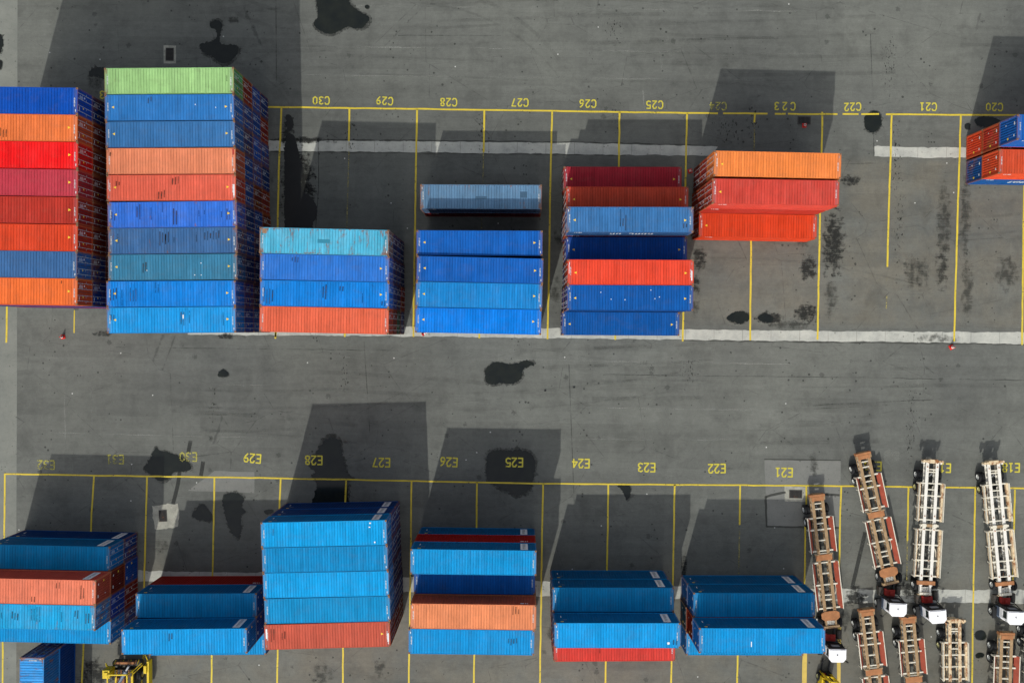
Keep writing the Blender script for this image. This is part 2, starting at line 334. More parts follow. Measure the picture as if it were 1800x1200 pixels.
def new(name, me, parent=None):
    o = bpy.data.objects.new(name, me); C.objects.link(o)
    if parent is not None: o.parent = parent
    return o
def tag(o, label=None, cat=None, group=None, kind=None):
    for k, v in (('label', label), ('category', cat), ('group', group), ('kind', kind)):
        if v: o[k] = v
    return o
def sheet(name, pts, z, mat, **kw):
    b = MB(); b.poly([(x, y, z) for x, y in pts]); o = new(name, b.mesh(name, [mat])); tag(o, kind='structure', **kw); return o

# ---------------------------------------------------------------- ground
gm = MB(); gm.poly([(-400, -400, 0), (400, -400, 0), (400, 400, 0), (-400, 400, 0)]); tag(new('ground', gm.mesh('ground', ['ground'])), kind='structure')
D = {'seams': [([[37.92, -20.9], [37.31, -23.66], [36.64, -26.86]], 'damp2'), ([[-35.73, -15.02], [-35.95, -16.87], [-36.48, -19.02]], 'damp2'), ([[-34.65, -12.19], [-34.89, -13.48]], 'damp2'),  # painted shadow streaks come first, then the real paving seams
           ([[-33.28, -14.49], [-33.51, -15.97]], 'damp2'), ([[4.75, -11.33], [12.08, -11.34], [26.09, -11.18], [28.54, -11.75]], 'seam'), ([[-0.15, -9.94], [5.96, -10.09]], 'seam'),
           ([[-21.4, 30.05], [-6.83, 30.19], [11.38, 30.09], [27.13, 30.0], [35.6, 30.18]], 'seam'), ([[-22.58, 27.07], [-0.71, 27.14], [25.97, 27.21]], 'seam'),
           ([[-18.56, -3.02], [-0.25, -2.98], [30.2, -3.0]], 'seam'), ([[9.52, -4.42], [30.22, -4.34], [54.53, -4.34]], 'dseam'), ([[-31.96, -6.15], [-25.85, -6.12]], 'seam'),
           ([[6.53, -8.0], [25.42, -7.95]], 'seam'), ([[15.01, 30.26], [15.36, 27.72]], 'seam'), ([[-12.92, 31.44], [-1.99, 31.53]], 'dseam'), ([[-49.05, -11.56], [-24.56, -11.79]], 'seam'),
           ([[-47.91, -1.75], [-48.29, -7.26], [-48.05, -13.99]], 'seam'), ([[-45.26, -4.16], [-45.38, -11.5]], 'seam'), ([[-26.02, 35.0], [-25.86, 25.94]], 'dseam'),
           ([[13.27, 25.88], [13.49, 23.77]], 'seam'), ([[-21.28, 20.24], [-21.22, 15.09], [-21.47, 10.83]], 'dseam'), ([[38.01, 19.22], [37.91, 23.81]], 'dseam'),
           ([[34.63, 18.44], [38.26, 18.55]], 'dseam'), ([[37.95, 21.88], [37.99, 20.3]], 'dseam'), ([[5.85, -3.37], [6.71, -19.25]], 'dseam'), ([[-16.14, -1.27], [-15.4, -11.03]], 'dseam'),
           ([[-43.01, -2.29], [-12.46, -2.19]], 'dseam'), ([[32.11, -7.73], [40.01, -7.24]], 'dseam'), ([[32.11, -7.36], [44.86, -6.56]], 'dseam'),
           ([[37.38, 32.26], [37.85, 23.81]], 'dseam'), ([[-17.81, 34.51], [-0.82, 34.5], [29.47, 34.56]], 'seam')],
 'blocks': [('L', 'five-high block at the photo edge', 'containers of the five-high block at the photo edge',
             [(-46.039, 20.3, 0.0, 1, [('S', 'navy'), ('S', 'maroon'), ('S', 'navy'), ('S', 'navy'), ('S', 'royal')], {}),
              (-46.028, 17.854, 0.0, 1, [('S', 'red'), ('S', 'blue'), ('S', 'maroon'), ('S', 'brownred'), ('S', 'orange')],
               {'roof': 'roof1', 'marks': [(-46.84, -46.48, 16.86, 17.84, 'scrape')]}),
              (-45.971, 15.391, 0.0, 1, [('S', 'navy'), ('S', 'red'), ('S', 'maroon'), ('S', 'darkred'), ('S', 'scarlet')], {'roof': 'roof1'}),
              (-45.949, 12.903, 0.0, 1, [('S', 'blue'), ('S', 'maroon'), ('S', 'red'), ('S', 'maroon'), ('S', 'crimson')], {'roof': 'roof1', 'rust': 0.1}),
              (-45.928, 10.407, 0.0, 1, [('S', 'maroon'), ('S', 'navy'), ('S', 'blue'), ('S', 'darkred'), ('S', 'red')], {'roof': 'roof1'}),
              (-45.933, 7.916, 0.0, 1, [('S', 'blue'), ('S', 'red'), ('S', 'navy'), ('S', 'brownred'), ('S', 'vermilion')], {'roof': 'roof1'}),
              (-45.974, 5.47, 0.0, 1, [('S', 'red'), ('S', 'blue'), ('S', 'maroon'), ('S', 'navy'), ('S', 'slate')], {}),
              (-45.917, 3.024, 0.0, 1, [('S', 'navy'), ('S', 'red'), ('S', 'blue'), ('S', 'navy'), ('S', 'tangerine')],
               {'roof': 'roof1', 'marks': [(-41.29, -41.19, 3.73, 4.09, 'scrape')], 'scuff': 0.3})]),
            ('C31', 'block with light green roof', 'containers of the block with light green roof',
             [(-32.803, 23.06, 1.24, 1, [('S', 'navy'), ('S', 'blue'), ('S', 'red'), ('S', 'lightgreen')], {'rust': 0.35, 'scuff': 0.3}),
              (-32.748, 20.565, 1.19, 1, [('S', 'red'), ('S', 'blue'), ('S', 'blue'), ('S', 'midblue')],
               {'roof': 'roof2', 'marks': [(-34.67, -34.57, 20.86, 21.66, 'scrape'), (-30.36, -30.29, 20.81, 20.92, 'mark'), (-28.43, -28.37, 20.57, 20.68, 'mark')], 'scuff': 0.3}),
              (-32.646, 18.063, 1.19, 1, [('S', 'blue'), ('S', 'cobalt'), ('S', 'navy'), ('S', 'denim')], {'roof': 'roof2'}),
              (-32.559, 15.559, 1.08, 1, [('S', 'navy'), ('S', 'blue'), ('S', 'blue'), ('S', 'peach')],
               {'marks': [(-38.32, -38.16, 15.85, 16.38, 'scrape'), (-26.78, -26.58, 16.23, 16.82, 'redpatch')]}),
              (-32.5, 13.052, 1.08, 1, [('S', 'red'), ('S', 'darkred'), ('S', 'blue'), ('S', 'salmon')],
               {'roof': 'roof2',
                'marks': [(-32.24, -31.93, 13.22, 14.23, 'scrape'), (-33.67, -33.09, 11.91, 12.94, 'scrape'), (-37.6, -37.39, 13.08, 13.62, 'scrape'), (-38.59, -38.43, 12.8, 13.71, 'mark'),
                          (-26.66, -26.51, 12.39, 13.46, 'mark')],
                'scuff': 0.4}),
              (-32.389, 10.544, 1.53, 1, [('S', 'darkred'), ('S', 'blue'), ('S', 'navy'), ('S', 'cornflower')],
               {'roof': 'roof2',
                'marks': [(-38.05, -37.79, 9.66, 10.84, 'scrape'), (-35.69, -35.38, 9.75, 11.51, 'scrape'), (-32.36, -32.0, 9.48, 11.14, 'scrape'), (-27.33, -27.02, 9.87, 11.32, 'scrape')],
                'rust': 0.5,
                'scuff': 1.0}),
              (-32.324, 8.092, 1.47, 1, [('S', 'navy'), ('S', 'navy'), ('S', 'blue'), ('S', 'slate')],
               {'roof': 'roof2',
                'marks': [(-33.52, -33.11, 7.48, 9.09, 'scrape'), (-32.94, -32.63, 7.7, 9.1, 'scrape'), (-29.29, -27.96, 8.08, 9.17, 'scrape')],
                'rust': 0.45,
                'scuff': 1.0}),
              (-32.299, 5.606, 1.29, 1, [('S', 'blue'), ('S', 'navy'), ('S', 'navy'), ('S', 'teal')],
               {'roof': 'roof2',
                'marks': [(-35.16, -34.85, 5.0, 6.07, 'scrape'), (-29.67, -29.59, 5.98, 6.07, 'mark'), (-30.25, -30.17, 4.85, 4.94, 'mark'), (-29.63, -29.56, 4.86, 4.94, 'mark'),
                          (-34.76, -34.68, 5.21, 5.3, 'mark')],
                'rust': 0.35,
                'scuff': 0.5}),
              (-32.427, 3.095, 1.23, 1, [('S', 'cobalt'), ('S', 'navy'), ('S', 'royal'), ('S', 'azure')],
               {'roof': 'roof2', 'marks': [(-38.03, -37.73, 2.17, 3.67, 'scrape'), (-36.32, -35.85, 2.19, 3.65, 'scrape')], 'rust': 0.25, 'scuff': 0.95}),
              (-32.376, 0.625, 1.31, 1, [('S', 'navy'), ('S', 'blue'), ('S', 'royal'), ('S', 'sky')],
               {'roof': 'roof2', 'marks': [(-31.52, -31.21, 0.02, 1.57, 'scrape'), (-37.96, -37.76, 0.4, 1.1, 'scrape'), (-31.31, -31.21, 0.77, 1.15, 'mark')], 'rust': 0.3, 'scuff': 0.6})]),
            ('C29', 'block below mark C29', 'containers of the block below mark C29',
             [(-18.059, 8.21, -0.49, 1, [('S', 'navy'), ('S', 'blue'), ('S', 'navy'), ('S', 'cyan')],
               {'marks': [(-18.68, -17.51, 8.07, 8.41, 'repair'), (-24.07, -23.84, 8.05, 8.96, 'repair'), (-12.42, -12.22, 7.79, 8.81, 'repair'), (-23.89, -23.47, 8.91, 9.34, 'rustpatch')],
                'rust': 0.75}),
              (-17.988, 5.749, -0.41, 1, [('S', 'navy'), ('S', 'blue'), ('S', 'blue'), ('S', 'cobaltlight')],
               {'roof': 'roof1', 'marks': [(-21.13, -20.6, 6.17, 6.82, 'scrape')], 'rust': 0.25, 'scuff': 0.3}),
              (-17.958, 3.282, -0.22, 1, [('S', 'red'), ('S', 'navy'), ('S', 'blue'), ('S', 'azure')],
               {'roof': 'roof1',
                'marks': [(-23.65, -22.92, 2.22, 3.89, 'scrape'), (-18.14, -17.84, 2.57, 4.4, 'scrape'), (-16.43, -16.33, 3.56, 4.21, 'scrape'), (-12.66, -12.3, 2.07, 2.88, 'scrape')],
                'scuff': 0.95}),
              (-17.968, 0.823, -0.34, 1, [('S', 'navy'), ('S', 'green'), ('S', 'red'), ('S', 'coral')], {})]),
            ('C27s', 'short stack below mark C28', 'containers of the short stack below mark C28',
             [(-3.587, 13.443, 0.57, -1, [('S', 'maroon'), ('H', 'greyblue')], {'marks': [(-4.12, -2.99, 13.21, 13.51, 'repair'), (0.31, 1.04, 13.39, 14.02, 'repair')], 'rust': 0.55})]),
            ('C27', 'block below mark C27', 'containers of the block below mark C27',
             [(-3.542, 8.504, 0.59, 1, [('H', 'blue'), ('H', 'royal'), ('S', 'cobalt')], {'roof': 'roof2'}),
              (-3.449, 5.901, -0.44, 1, [('H', 'navy'), ('H', 'cobalt'), ('H', 'cobalt')], {'roof': 'roof2'}),
              (-3.496, 3.441, -0.31, 1, [('H', 'blue'), ('H', 'royal'), ('H', 'azurelight')], {'roof': 'roof2', 'rust': 0.25}),
              (-3.543, 0.988, -0.24, 1, [('H', 'blue'), ('H', 'blue'), ('S', 'brightazure')], {'roof': 'roof2', 'scuff': 0.3})]),
            ('C25', 'block below mark C25', 'containers of the block below mark C25',
             [(10.884, 15.967, 0.69, -1, [('H', 'maroonlight')], {'roof': 'roof2'}), (10.996, 13.392, 0.7, -1, [('H', 'maroon'), ('H', 'redbrown')], {'roof': 'roof2'}),
              (10.886, 10.932, 0.71, -1, [('H', 'navy'), ('H', 'red'), ('H', 'denim')],
               {'roof': 'roof2',
                'marks': [(10.07, 10.48, 9.72, 11.53, 'scrape'), (9.85, 10.0, 10.1, 10.7, 'scrape'), (16.07, 16.33, 10.14, 10.69, 'scrape')],
                'rust': 0.35,
                'scuff': 0.7,
                'walls': {2: 't'}}),
              (11.085, 8.472, 0.85, -1, [('S', 'red'), ('S', 'royaldark')], {'roof': 'roof2'}),
              (11.083, 5.907, 0.6, -1, [('H', 'navy'), ('S', 'maroon'), ('H', 'tomato')], {'roof': 'roof2', 'marks': [(4.97, 5.17, 5.68, 6.62, 'mark'), (16.93, 17.11, 5.2, 6.14, 'mark')]}),
              (11.081, 3.454, 0.54, -1, [('H', 'blue'), ('H', 'navy'), ('S', 'cobaltdark')],
               {'roof': 'roof2',
                'marks': [(8.21, 8.28, 3.89, 3.98, 'mark'), (9.21, 9.28, 3.25, 3.33, 'mark'), (10.55, 10.62, 3.21, 3.3, 'mark'), (13.03, 13.1, 4.18, 4.27, 'mark'),
                          (13.43, 13.5, 3.36, 3.45, 'mark'), (13.86, 13.93, 3.53, 3.62, 'mark')]}),
              (10.98, 1.007, 0.55, -1, [('S', 'cobaltdark')], {'roof': 'roof2'})]),
            ('C23', 'block below marks C24 and C23', 'containers of the block below marks C24 and C23',
             [(24.934, 16.384, -0.4, -1, [('H', 'maroon'), ('H', 'red'), ('H', 'orange2')], {'roof': 'roof1'}),
              (24.802, 13.757, -0.13, -1, [('H', 'vermilion'), ('H', 'red'), ('H', 'redcoral')], {'roof': 'roof1', 'rust': 0.3}),
              (24.907, 11.301, -0.2, -1, [('H', 'vermilionred')], {'roof': 'roof1'})]),
            ('C19', 'block below mark C20', 'containers of the block below mark C20',
             [(53.865, 20.304, 0.0, 1, [('H', 'vermilion'), ('H', 'red'), ('H', 'cobalt')], {'walls': {2: 't'}}),
              (53.917, 17.651, 0.0, 1, [('H', 'blue'), ('H', 'vermilionlight')], {'walls': {0: 't', 1: 't'}})]),
            ('E31', 'block below mark E32', 'containers of the block below mark E32',
             [(-46.363, -23.336, -0.3, 1, [('H', 'navyblue'), ('H', 'oceanblue')], {'walls': {0: 'b', 1: 'b'}}),
              (-46.232, -25.806, -0.3, -1, [('H', 'blue'), ('H', 'darkred'), ('H', 'salmonlight')],
               {'marks': [(-41.6, -41.29, -26.72, -25.0, 'scrape'), (-43.93, -43.77, -25.65, -24.82, 'scrape'), (-46.29, -46.13, -26.96, -26.18, 'scrape')],
                'scuff': 0.7,
                'walls': {0: 'b', 2: 'b'}}),
              (-46.249, -28.266, -0.3, 1, [('H', 'red'), ('H', 'royal'), ('H', 'aqua')],
               {'marks': [(-42.14, -41.98, -28.44, -27.44, 'scrape'), (-41.08, -40.88, -29.09, -27.59, 'scrape'), (-48.21, -47.83, -28.71, -27.7, 'scrape')],
                'rust': 0.5,
                'scuff': 0.95,
                'walls': {}}),
              (-46.21, -30.712, -0.3, 1, [('H', 'navyblue'), ('H', 'azureblue')], {'walls': {0: 'b', 1: 'b'}})]),
            ('E29', 'block below mark E29', 'containers of the block below mark E29',
             [(-31.559, -27.923, 1.18, -1, [('H', 'red'), ('H', 'oceanblue2')], {'walls': {1: 'b'}}),
              (-31.536, -30.407, 1.53, -1, [('H', 'blue'), ('H', 'navyblue'), ('H', 'azureblue2')],
               {'marks': [(-33.02, -32.7, -30.45, -29.34, 'scrape')], 'walls': {0: 'b', 1: 'b', 2: 'b'}}),
              (-31.506, -32.881, 1.4, -1, [('H', 'azureblue')], {'scuff': 0.2, 'walls': {0: 'b'}})]),
            ('E27', 'tilted block below mark E27', 'containers of the tilted block below mark E27',
             [(-18.145, -19.755, 2.08, 1, [('H', 'blue'), ('H', 'blue'), ('H', 'azurebright')],
               {'marks': [(-23.1, -22.95, -20.18, -19.07, 'scrape'), (-13.77, -13.61, -18.71, -18.57, 'mark'), (-13.82, -13.66, -19.09, -18.98, 'mark'),
                          (-13.28, -13.15, -20.57, -20.41, 'mark')],
                'scuff': 0.25,
                'walls': {0: 'b', 1: 'b', 2: 'b'}}),
              (-18.007, -22.213, 2.08, 1, [('H', 'navy'), ('H', 'blue'), ('H', 'oceanblue')], {'walls': {1: 'b', 2: 'b'}}),
              (-17.878, -24.668, 2.03, 1, [('H', 'blue'), ('H', 'navy'), ('H', 'azurebright')], {'walls': {0: 'b', 2: 'b'}}),
              (-17.721, -27.135, 2.19, 1, [('H', 'navyblue'), ('H', 'blue'), ('H', 'oceanblue3')], {'walls': {0: 'b', 1: 'b', 2: 'b'}}),
              (-17.688, -29.625, 2.46, 1, [('H', 'maroon'), ('H', 'red'), ('H', 'brick')],
               {'roof': 'roof1',
                'marks': [(-23.15, -22.78, -30.51, -29.01, 'scrape'), (-22.05, -21.73, -30.16, -29.16, 'scrape'), (-23.68, -23.52, -30.02, -29.07, 'mark'),
                          (-11.86, -11.71, -30.1, -29.27, 'mark')],
                'scuff': 0.7,
                'walls': {}})]),
            ('E25', 'block below mark E25', 'containers of the block below mark E25',
             [(-3.663, -22.283, 0.18, -1, [('H', 'oceanblue'), ('H', 'crimsondark'), ('H', 'azureblue')], {'walls': {0: 'b', 2: 'b'}}),
              (-3.664, -25.095, 0.32, -1, [('H', 'red'), ('H', 'blueshade')], {'walls': {1: 'b'}}),
              (-3.6, -27.56, 0.15, -1, [('H', 'maroon'), ('H', 'red'), ('H', 'peachorange')],
               {'marks': [(0.31, 0.68, -27.52, -26.36, 'scrape'), (-9.33, -8.78, -26.47, -26.04, 'redpatch')], 'scuff': 0.3, 'walls': {}}),
              (-3.745, -30.012, 0.2, -1, [('H', 'blue'), ('H', 'navy'), ('H', 'azureblue3')], {'marks': [(-0.09, 0.51, -30.29, -29.51, 'scrape')], 'walls': {0: 'b', 2: 'b'}})]),
            ('E23', 'block below mark E23', 'containers of the block below mark E23',
             [(10.265, -26.648, 0.87, -1, [('H', 'oceanblue2'), ('H', 'oceanblue2')], {'walls': {0: 'b', 1: 'b'}}),
              (10.349, -29.144, 0.88, -1, [('H', 'vermilion'), ('H', 'blue'), ('H', 'azureblue2')],
               {'marks': [(15.79, 16.17, -30.03, -29.36, 'scrape'), (15.19, 15.4, -29.93, -29.7, 'mark')], 'walls': {1: 'b', 2: 'b'}}),
              (10.461, -31.631, 1.26, -1, [('H', 'vermilion'), ('H', 'redbright')], {'scuff': 0.7, 'walls': {}})]),
            ('E21', 'block below marks E22 and E21', 'containers of the block below marks E22 and E21',
             [(24.385, -26.948, 0.86, 1, [('H', 'oceanblue2'), ('H', 'oceanblue2')], {'walls': {0: 'b', 1: 'b'}}),
              (24.324, -29.425, 0.75, 1, [('H', 'tealdark'), ('H', 'red'), ('H', 'azureblue3')], {'marks': [(23.26, 23.34, -30.02, -29.52, 'mark')], 'walls': {2: 'b'}}),
              (24.368, -31.983, 0.78, 1, [('H', 'azureblue')], {'walls': {0: 'b'}})])],
 'sheets': [('concrete_apron', [(-110.45, 51.98), (-53.77, 52.72), (-53.53, 16.44), (-53.42, -1.84), (-53.35, -18.98), (-53.09, -57.24), (-110.5, -58.24)], 0.004, 'apron', 3.0, 0.01),
            ('concrete_beam', [(-26.76, 20.01), (-10.76, 20.18), (5.47, 20.26), (12.76, 20.19), (21.38, 20.07), (20.67, 19.12), (11.56, 19.08), (-6.67, 19.03), (-26.75, 18.95)], 0.004,
             'beam', 0.35, 0.06),
            ('concrete_beam', [(38.05, 20.34), (48.04, 20.39), (60.02, 20.38), (60.04, 19.35), (48.06, 19.3), (38.07, 19.28)], 0.004, 'beam', 0.35, 0.06),
            ('concrete_beam',
             [(-35.09, 0.24), (-18.6, 0.34), (-0.31, 0.43), (17.96, 0.53), (36.2, 0.62), (54.42, 0.77), (72.6, 0.87), (72.64, -0.35), (54.44, -0.47), (36.23, -0.48), (17.98, -0.57),
              (-0.29, -0.63), (-18.59, -0.7), (-35.08, -0.82)],
             0.004, 'beam', 0.35, 0.055),
            ('concrete_beam',
             [(-67.37, -26.27), (-40.34, -26.27), (-18.26, -26.4), (0.1, -26.6), (12.34, -26.95), (36.76, -27.01), (55.05, -26.87), (73.31, -26.75), (73.34, -28.22), (55.08, -28.28),
              (36.79, -28.39), (12.36, -28.36), (0.13, -28.32), (-18.24, -28.0), (-40.33, -27.44), (-67.36, -27.32)],
             0.004, 'beam', 0.35, 0.06),
            ('concrete_patch', [(26.98, -13.21), (35.14, -13.18), (35.17, -17.58), (35.17, -20.39), (32.98, -20.55), (27.42, -20.45), (27.18, -17.09)], 0.0045, 'patch', 0.5, 0.03),
            ('concrete_patch', [(-32.05, -15.39), (-27.76, -15.45), (-27.74, -17.72), (-34.91, -17.58)], 0.0045, 'patch', 0.8, 0.03),
            ('crack_line', [(26.92, -13.18), (35.14, -13.14), (35.18, -13.27), (26.98, -13.3)], 0.0075, 'crack', 0.4, 0.02),
            ('crack_line', [(27.12, -17.15), (29.24, -16.63), (29.37, -16.81), (27.24, -17.37)], 0.0075, 'crack', 0.3, 0.03),
            ('crack_line', [(32.17, -16.77), (35.1, -16.84), (35.1, -17.09), (32.17, -16.95)], 0.0075, 'crack', 0.3, 0.03),
            ('crack_line', [(27.3, -20.33), (35.17, -20.39), (35.17, -20.57), (27.3, -20.55)], 0.0075, 'crack', 0.3, 0.03),
            ('crack_line', [(27.06, -17.22), (27.3, -17.21), (27.42, -20.45), (27.24, -20.46)], 0.0075, 'crack', 0.3, 0.02),
            ('concrete_collar', [(-38.75, -19.27), (-35.99, -18.95), (-35.94, -21.47), (-38.42, -21.78)], 0.0048, 'collar', 0.2, 0.09),
            ('concrete_collar', [(29.17, -16.08), (31.49, -16.17), (31.46, -17.7), (29.2, -17.67)], 0.0048, 'collar', 0.25, 0.04),
            ('concrete_collar', [(-37.98, 30.0), (-36.64, 29.99), (-36.62, 28.09), (-37.93, 28.07)], 0.0048, 'collar', 0.3, 0.02),
            ('concrete_patch',
             [(41.53, -12.71), (41.44, -13.08), (41.2, -13.38), (40.83, -13.55), (40.43, -13.56), (40.06, -13.4), (39.8, -13.11), (39.7, -12.74), (39.78, -12.36), (40.03, -12.06),
              (40.39, -11.89), (40.8, -11.89), (41.17, -12.05), (41.43, -12.34)],
             0.0045, 'pale', 0.4, 0.12),
            ('crack_line', [(-26.46, 20.2), (-10.76, 20.33), (5.47, 20.41), (20.04, 20.23), (20.04, 20.14), (5.47, 20.29), (-10.76, 20.21), (-26.46, 20.05)], 0.0072, 'crack', 0.35, 0.05),
            ('crack_line', [(17.98, -0.6), (36.23, -0.54), (54.44, -0.47), (54.45, -0.59), (36.23, -0.66), (17.98, -0.69)], 0.0072, 'crack', 0.35, 0.05),
            ('crack_line', [(-26.44, 18.93), (-6.67, 18.98), (11.56, 19.05), (11.56, 18.96), (-6.66, 18.89), (-26.44, 18.84)], 0.0072, 'crack', 0.35, 0.04)],
 'puddles': [[(-21.4, 36.52), (-18.16, 36.56), (-18.06, 34.79), (-17.08, 33.92), (-16.02, 33.29), (-16.57, 32.24), (-17.38, 32.06), (-18.35, 32.24), (-19.16, 31.8), (-19.96, 31.46),
              (-20.94, 31.61), (-21.75, 32.16), (-21.95, 32.64), (-21.52, 33.29), (-21.62, 34.1)],
             [(-33.02, 32.49), (-32.14, 32.75), (-31.72, 32.19), (-31.96, 31.3), (-31.82, 30.25), (-30.16, 30.11), (-30.07, 29.31), (-30.63, 28.57), (-31.6, 28.16), (-32.42, 28.63),
              (-33.72, 29.34), (-34.06, 30.22), (-32.84, 30.48), (-32.28, 31.05), (-32.45, 31.77), (-32.94, 31.93)],
             [(-30.91, 2.08), (-27.9, 2.13), (-27.98, 1.8), (-28.54, 1.42), (-29.68, 1.37), (-30.66, 1.6)],
             [(-45.72, 27.31), (-44.42, 27.57), (-44.08, 26.37), (-45.06, 26.6), (-45.87, 26.66)], [(-31.81, -5.01), (-31.25, -4.43), (-30.67, -4.83), (-30.75, -5.2), (-31.57, -5.28)],
             [(-3.16, -4.33), (-2.6, -3.5), (-1.63, -3.25), (-0.65, -3.47), (0.32, -3.3), (1.45, -3.04), (2.11, -3.43), (0.98, -4.02), (0.83, -4.92), (0.03, -5.5), (-1.44, -5.52),
              (-2.25, -5.7), (-2.98, -5.38)],
             [(-39.63, -15.08), (-39.06, -14.34), (-38.42, -13.02), (-37.85, -13.34), (-36.7, -13.57), (-35.31, -14.12), (-34.56, -15.0), (-34.89, -15.42), (-36.35, -15.61),
              (-36.84, -16.27), (-37.82, -16.61), (-38.64, -16.13), (-39.46, -15.49)],
             [(-21.2, -13.41), (-20.08, -11.76), (-18.77, -11.9), (-18.27, -13.36), (-17.83, -15.31), (-17.09, -15.95), (-17.58, -16.21), (-17.64, -17.76), (-17.7, -19.56), (-21.29, -19.62),
              (-21.23, -17.65), (-21.0, -16.51), (-21.66, -15.78), (-21.18, -15.37), (-21.84, -14.72)],
             [(-2.78, -13.93), (-2.46, -12.95), (0.14, -12.62), (1.44, -12.76), (2.1, -13.2), (2.44, -14.01), (2.29, -15.32), (1.99, -16.63), (1.18, -17.3), (0.21, -17.51), (-0.61, -17.0),
              (-2.09, -16.37), (-2.75, -15.73)],
             [(-34.43, -20.32), (-33.7, -19.16), (-33.05, -19.07), (-32.64, -19.63), (-32.14, -20.28), (-32.3, -20.77), (-33.36, -20.71)],
             [(-31.1, -18.14), (-29.96, -17.71), (-28.81, -18.26), (-29.13, -19.25), (-28.63, -19.73), (-29.12, -20.23), (-29.1, -21.54), (-29.42, -22.53), (-30.08, -22.05),
              (-30.58, -21.07), (-30.92, -19.77)],
             [(36.95, 23.48), (37.91, 24.13), (38.64, 23.66), (38.67, 22.53), (37.95, 21.8), (37.06, 22.19), (36.93, 22.99)],
             [(48.66, 23.32), (49.38, 23.68), (50.67, 23.59), (51.32, 23.2), (51.01, 22.71), (49.07, 22.71)], [(47.62, 22.82), (48.1, 22.96), (48.15, 22.34), (47.66, 22.37)],
             [(25.96, 1.97), (26.77, 2.38), (27.67, 1.91), (27.35, 1.45), (26.54, 1.49)], [(11.26, -16.32), (12.56, -16.22), (12.66, -17.12), (12.3, -17.86), (11.76, -16.81)],
             [(-16.52, 34.49), (-16.24, 34.61), (-16.03, 34.42), (-16.19, 34.17), (-16.47, 34.25)], [(-26.68, -19.62), (-25.86, -19.44), (-25.69, -19.72), (-26.34, -19.99)],
             [(22.64, 1.92), (23.76, 2.58), (24.74, 2.43), (25.08, 1.79), (24.27, 1.29), (23.14, 1.44)],
             [(49.95, -31.44), (50.52, -31.22), (50.95, -31.42), (51.1, -31.85), (50.89, -32.25), (50.4, -32.29), (49.97, -32.08)],
             [(50.0, -33.87), (50.43, -33.62), (50.93, -33.79), (50.79, -34.11), (50.16, -34.23)], [(-56.15, 30.88), (-55.33, 30.81), (-55.13, 29.93), (-55.4, 28.95), (-56.13, 28.78)],
             [(-56.13, 28.3), (-55.31, 28.15), (-55.23, 27.66), (-55.47, 27.18), (-56.12, 27.33)]],
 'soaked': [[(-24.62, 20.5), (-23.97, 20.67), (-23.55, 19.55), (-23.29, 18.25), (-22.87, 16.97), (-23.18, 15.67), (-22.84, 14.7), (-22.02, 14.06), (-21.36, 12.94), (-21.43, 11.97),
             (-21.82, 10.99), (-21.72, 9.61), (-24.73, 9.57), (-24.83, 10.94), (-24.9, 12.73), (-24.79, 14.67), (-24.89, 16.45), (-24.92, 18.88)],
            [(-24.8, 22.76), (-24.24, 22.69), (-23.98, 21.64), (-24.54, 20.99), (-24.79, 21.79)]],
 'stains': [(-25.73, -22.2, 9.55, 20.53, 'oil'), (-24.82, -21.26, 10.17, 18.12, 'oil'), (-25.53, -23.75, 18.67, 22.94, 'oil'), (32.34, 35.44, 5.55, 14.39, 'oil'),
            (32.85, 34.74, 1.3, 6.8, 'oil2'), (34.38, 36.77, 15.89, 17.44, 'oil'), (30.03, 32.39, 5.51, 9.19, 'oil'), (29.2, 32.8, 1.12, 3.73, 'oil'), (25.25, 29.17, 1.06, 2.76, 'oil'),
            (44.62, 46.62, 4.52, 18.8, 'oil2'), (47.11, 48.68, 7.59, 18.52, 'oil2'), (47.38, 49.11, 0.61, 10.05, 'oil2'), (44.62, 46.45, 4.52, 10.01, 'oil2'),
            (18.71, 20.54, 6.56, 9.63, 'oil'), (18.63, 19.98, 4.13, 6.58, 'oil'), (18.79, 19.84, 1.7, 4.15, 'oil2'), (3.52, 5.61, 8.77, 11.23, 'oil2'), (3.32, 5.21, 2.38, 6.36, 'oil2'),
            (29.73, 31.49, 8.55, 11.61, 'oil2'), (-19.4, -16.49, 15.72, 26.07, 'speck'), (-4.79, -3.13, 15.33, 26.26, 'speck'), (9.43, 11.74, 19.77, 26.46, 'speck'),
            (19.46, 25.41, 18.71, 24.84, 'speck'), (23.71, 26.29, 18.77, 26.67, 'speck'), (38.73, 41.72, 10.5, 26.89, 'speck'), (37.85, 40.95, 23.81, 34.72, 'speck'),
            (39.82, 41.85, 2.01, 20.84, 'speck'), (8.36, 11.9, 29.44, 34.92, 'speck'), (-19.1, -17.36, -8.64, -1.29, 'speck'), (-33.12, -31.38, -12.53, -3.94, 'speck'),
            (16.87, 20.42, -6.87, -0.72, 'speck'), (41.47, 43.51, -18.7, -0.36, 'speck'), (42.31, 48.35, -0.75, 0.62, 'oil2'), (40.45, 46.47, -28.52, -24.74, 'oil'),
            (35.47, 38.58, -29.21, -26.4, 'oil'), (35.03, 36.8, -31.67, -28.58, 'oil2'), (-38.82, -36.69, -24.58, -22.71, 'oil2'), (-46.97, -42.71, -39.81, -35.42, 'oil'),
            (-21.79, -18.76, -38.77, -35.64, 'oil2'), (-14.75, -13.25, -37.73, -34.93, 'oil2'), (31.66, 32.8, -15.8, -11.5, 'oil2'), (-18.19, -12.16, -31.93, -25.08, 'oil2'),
            (3.88, 5.06, -33.42, -30.94, 'oil2'), (18.13, 18.98, -26.43, -22.73, 'oil'), (-26.76, -18.85, 19.74, 20.58, 'oil'), (-24.51, -21.29, 9.57, 20.55, 'oil'),
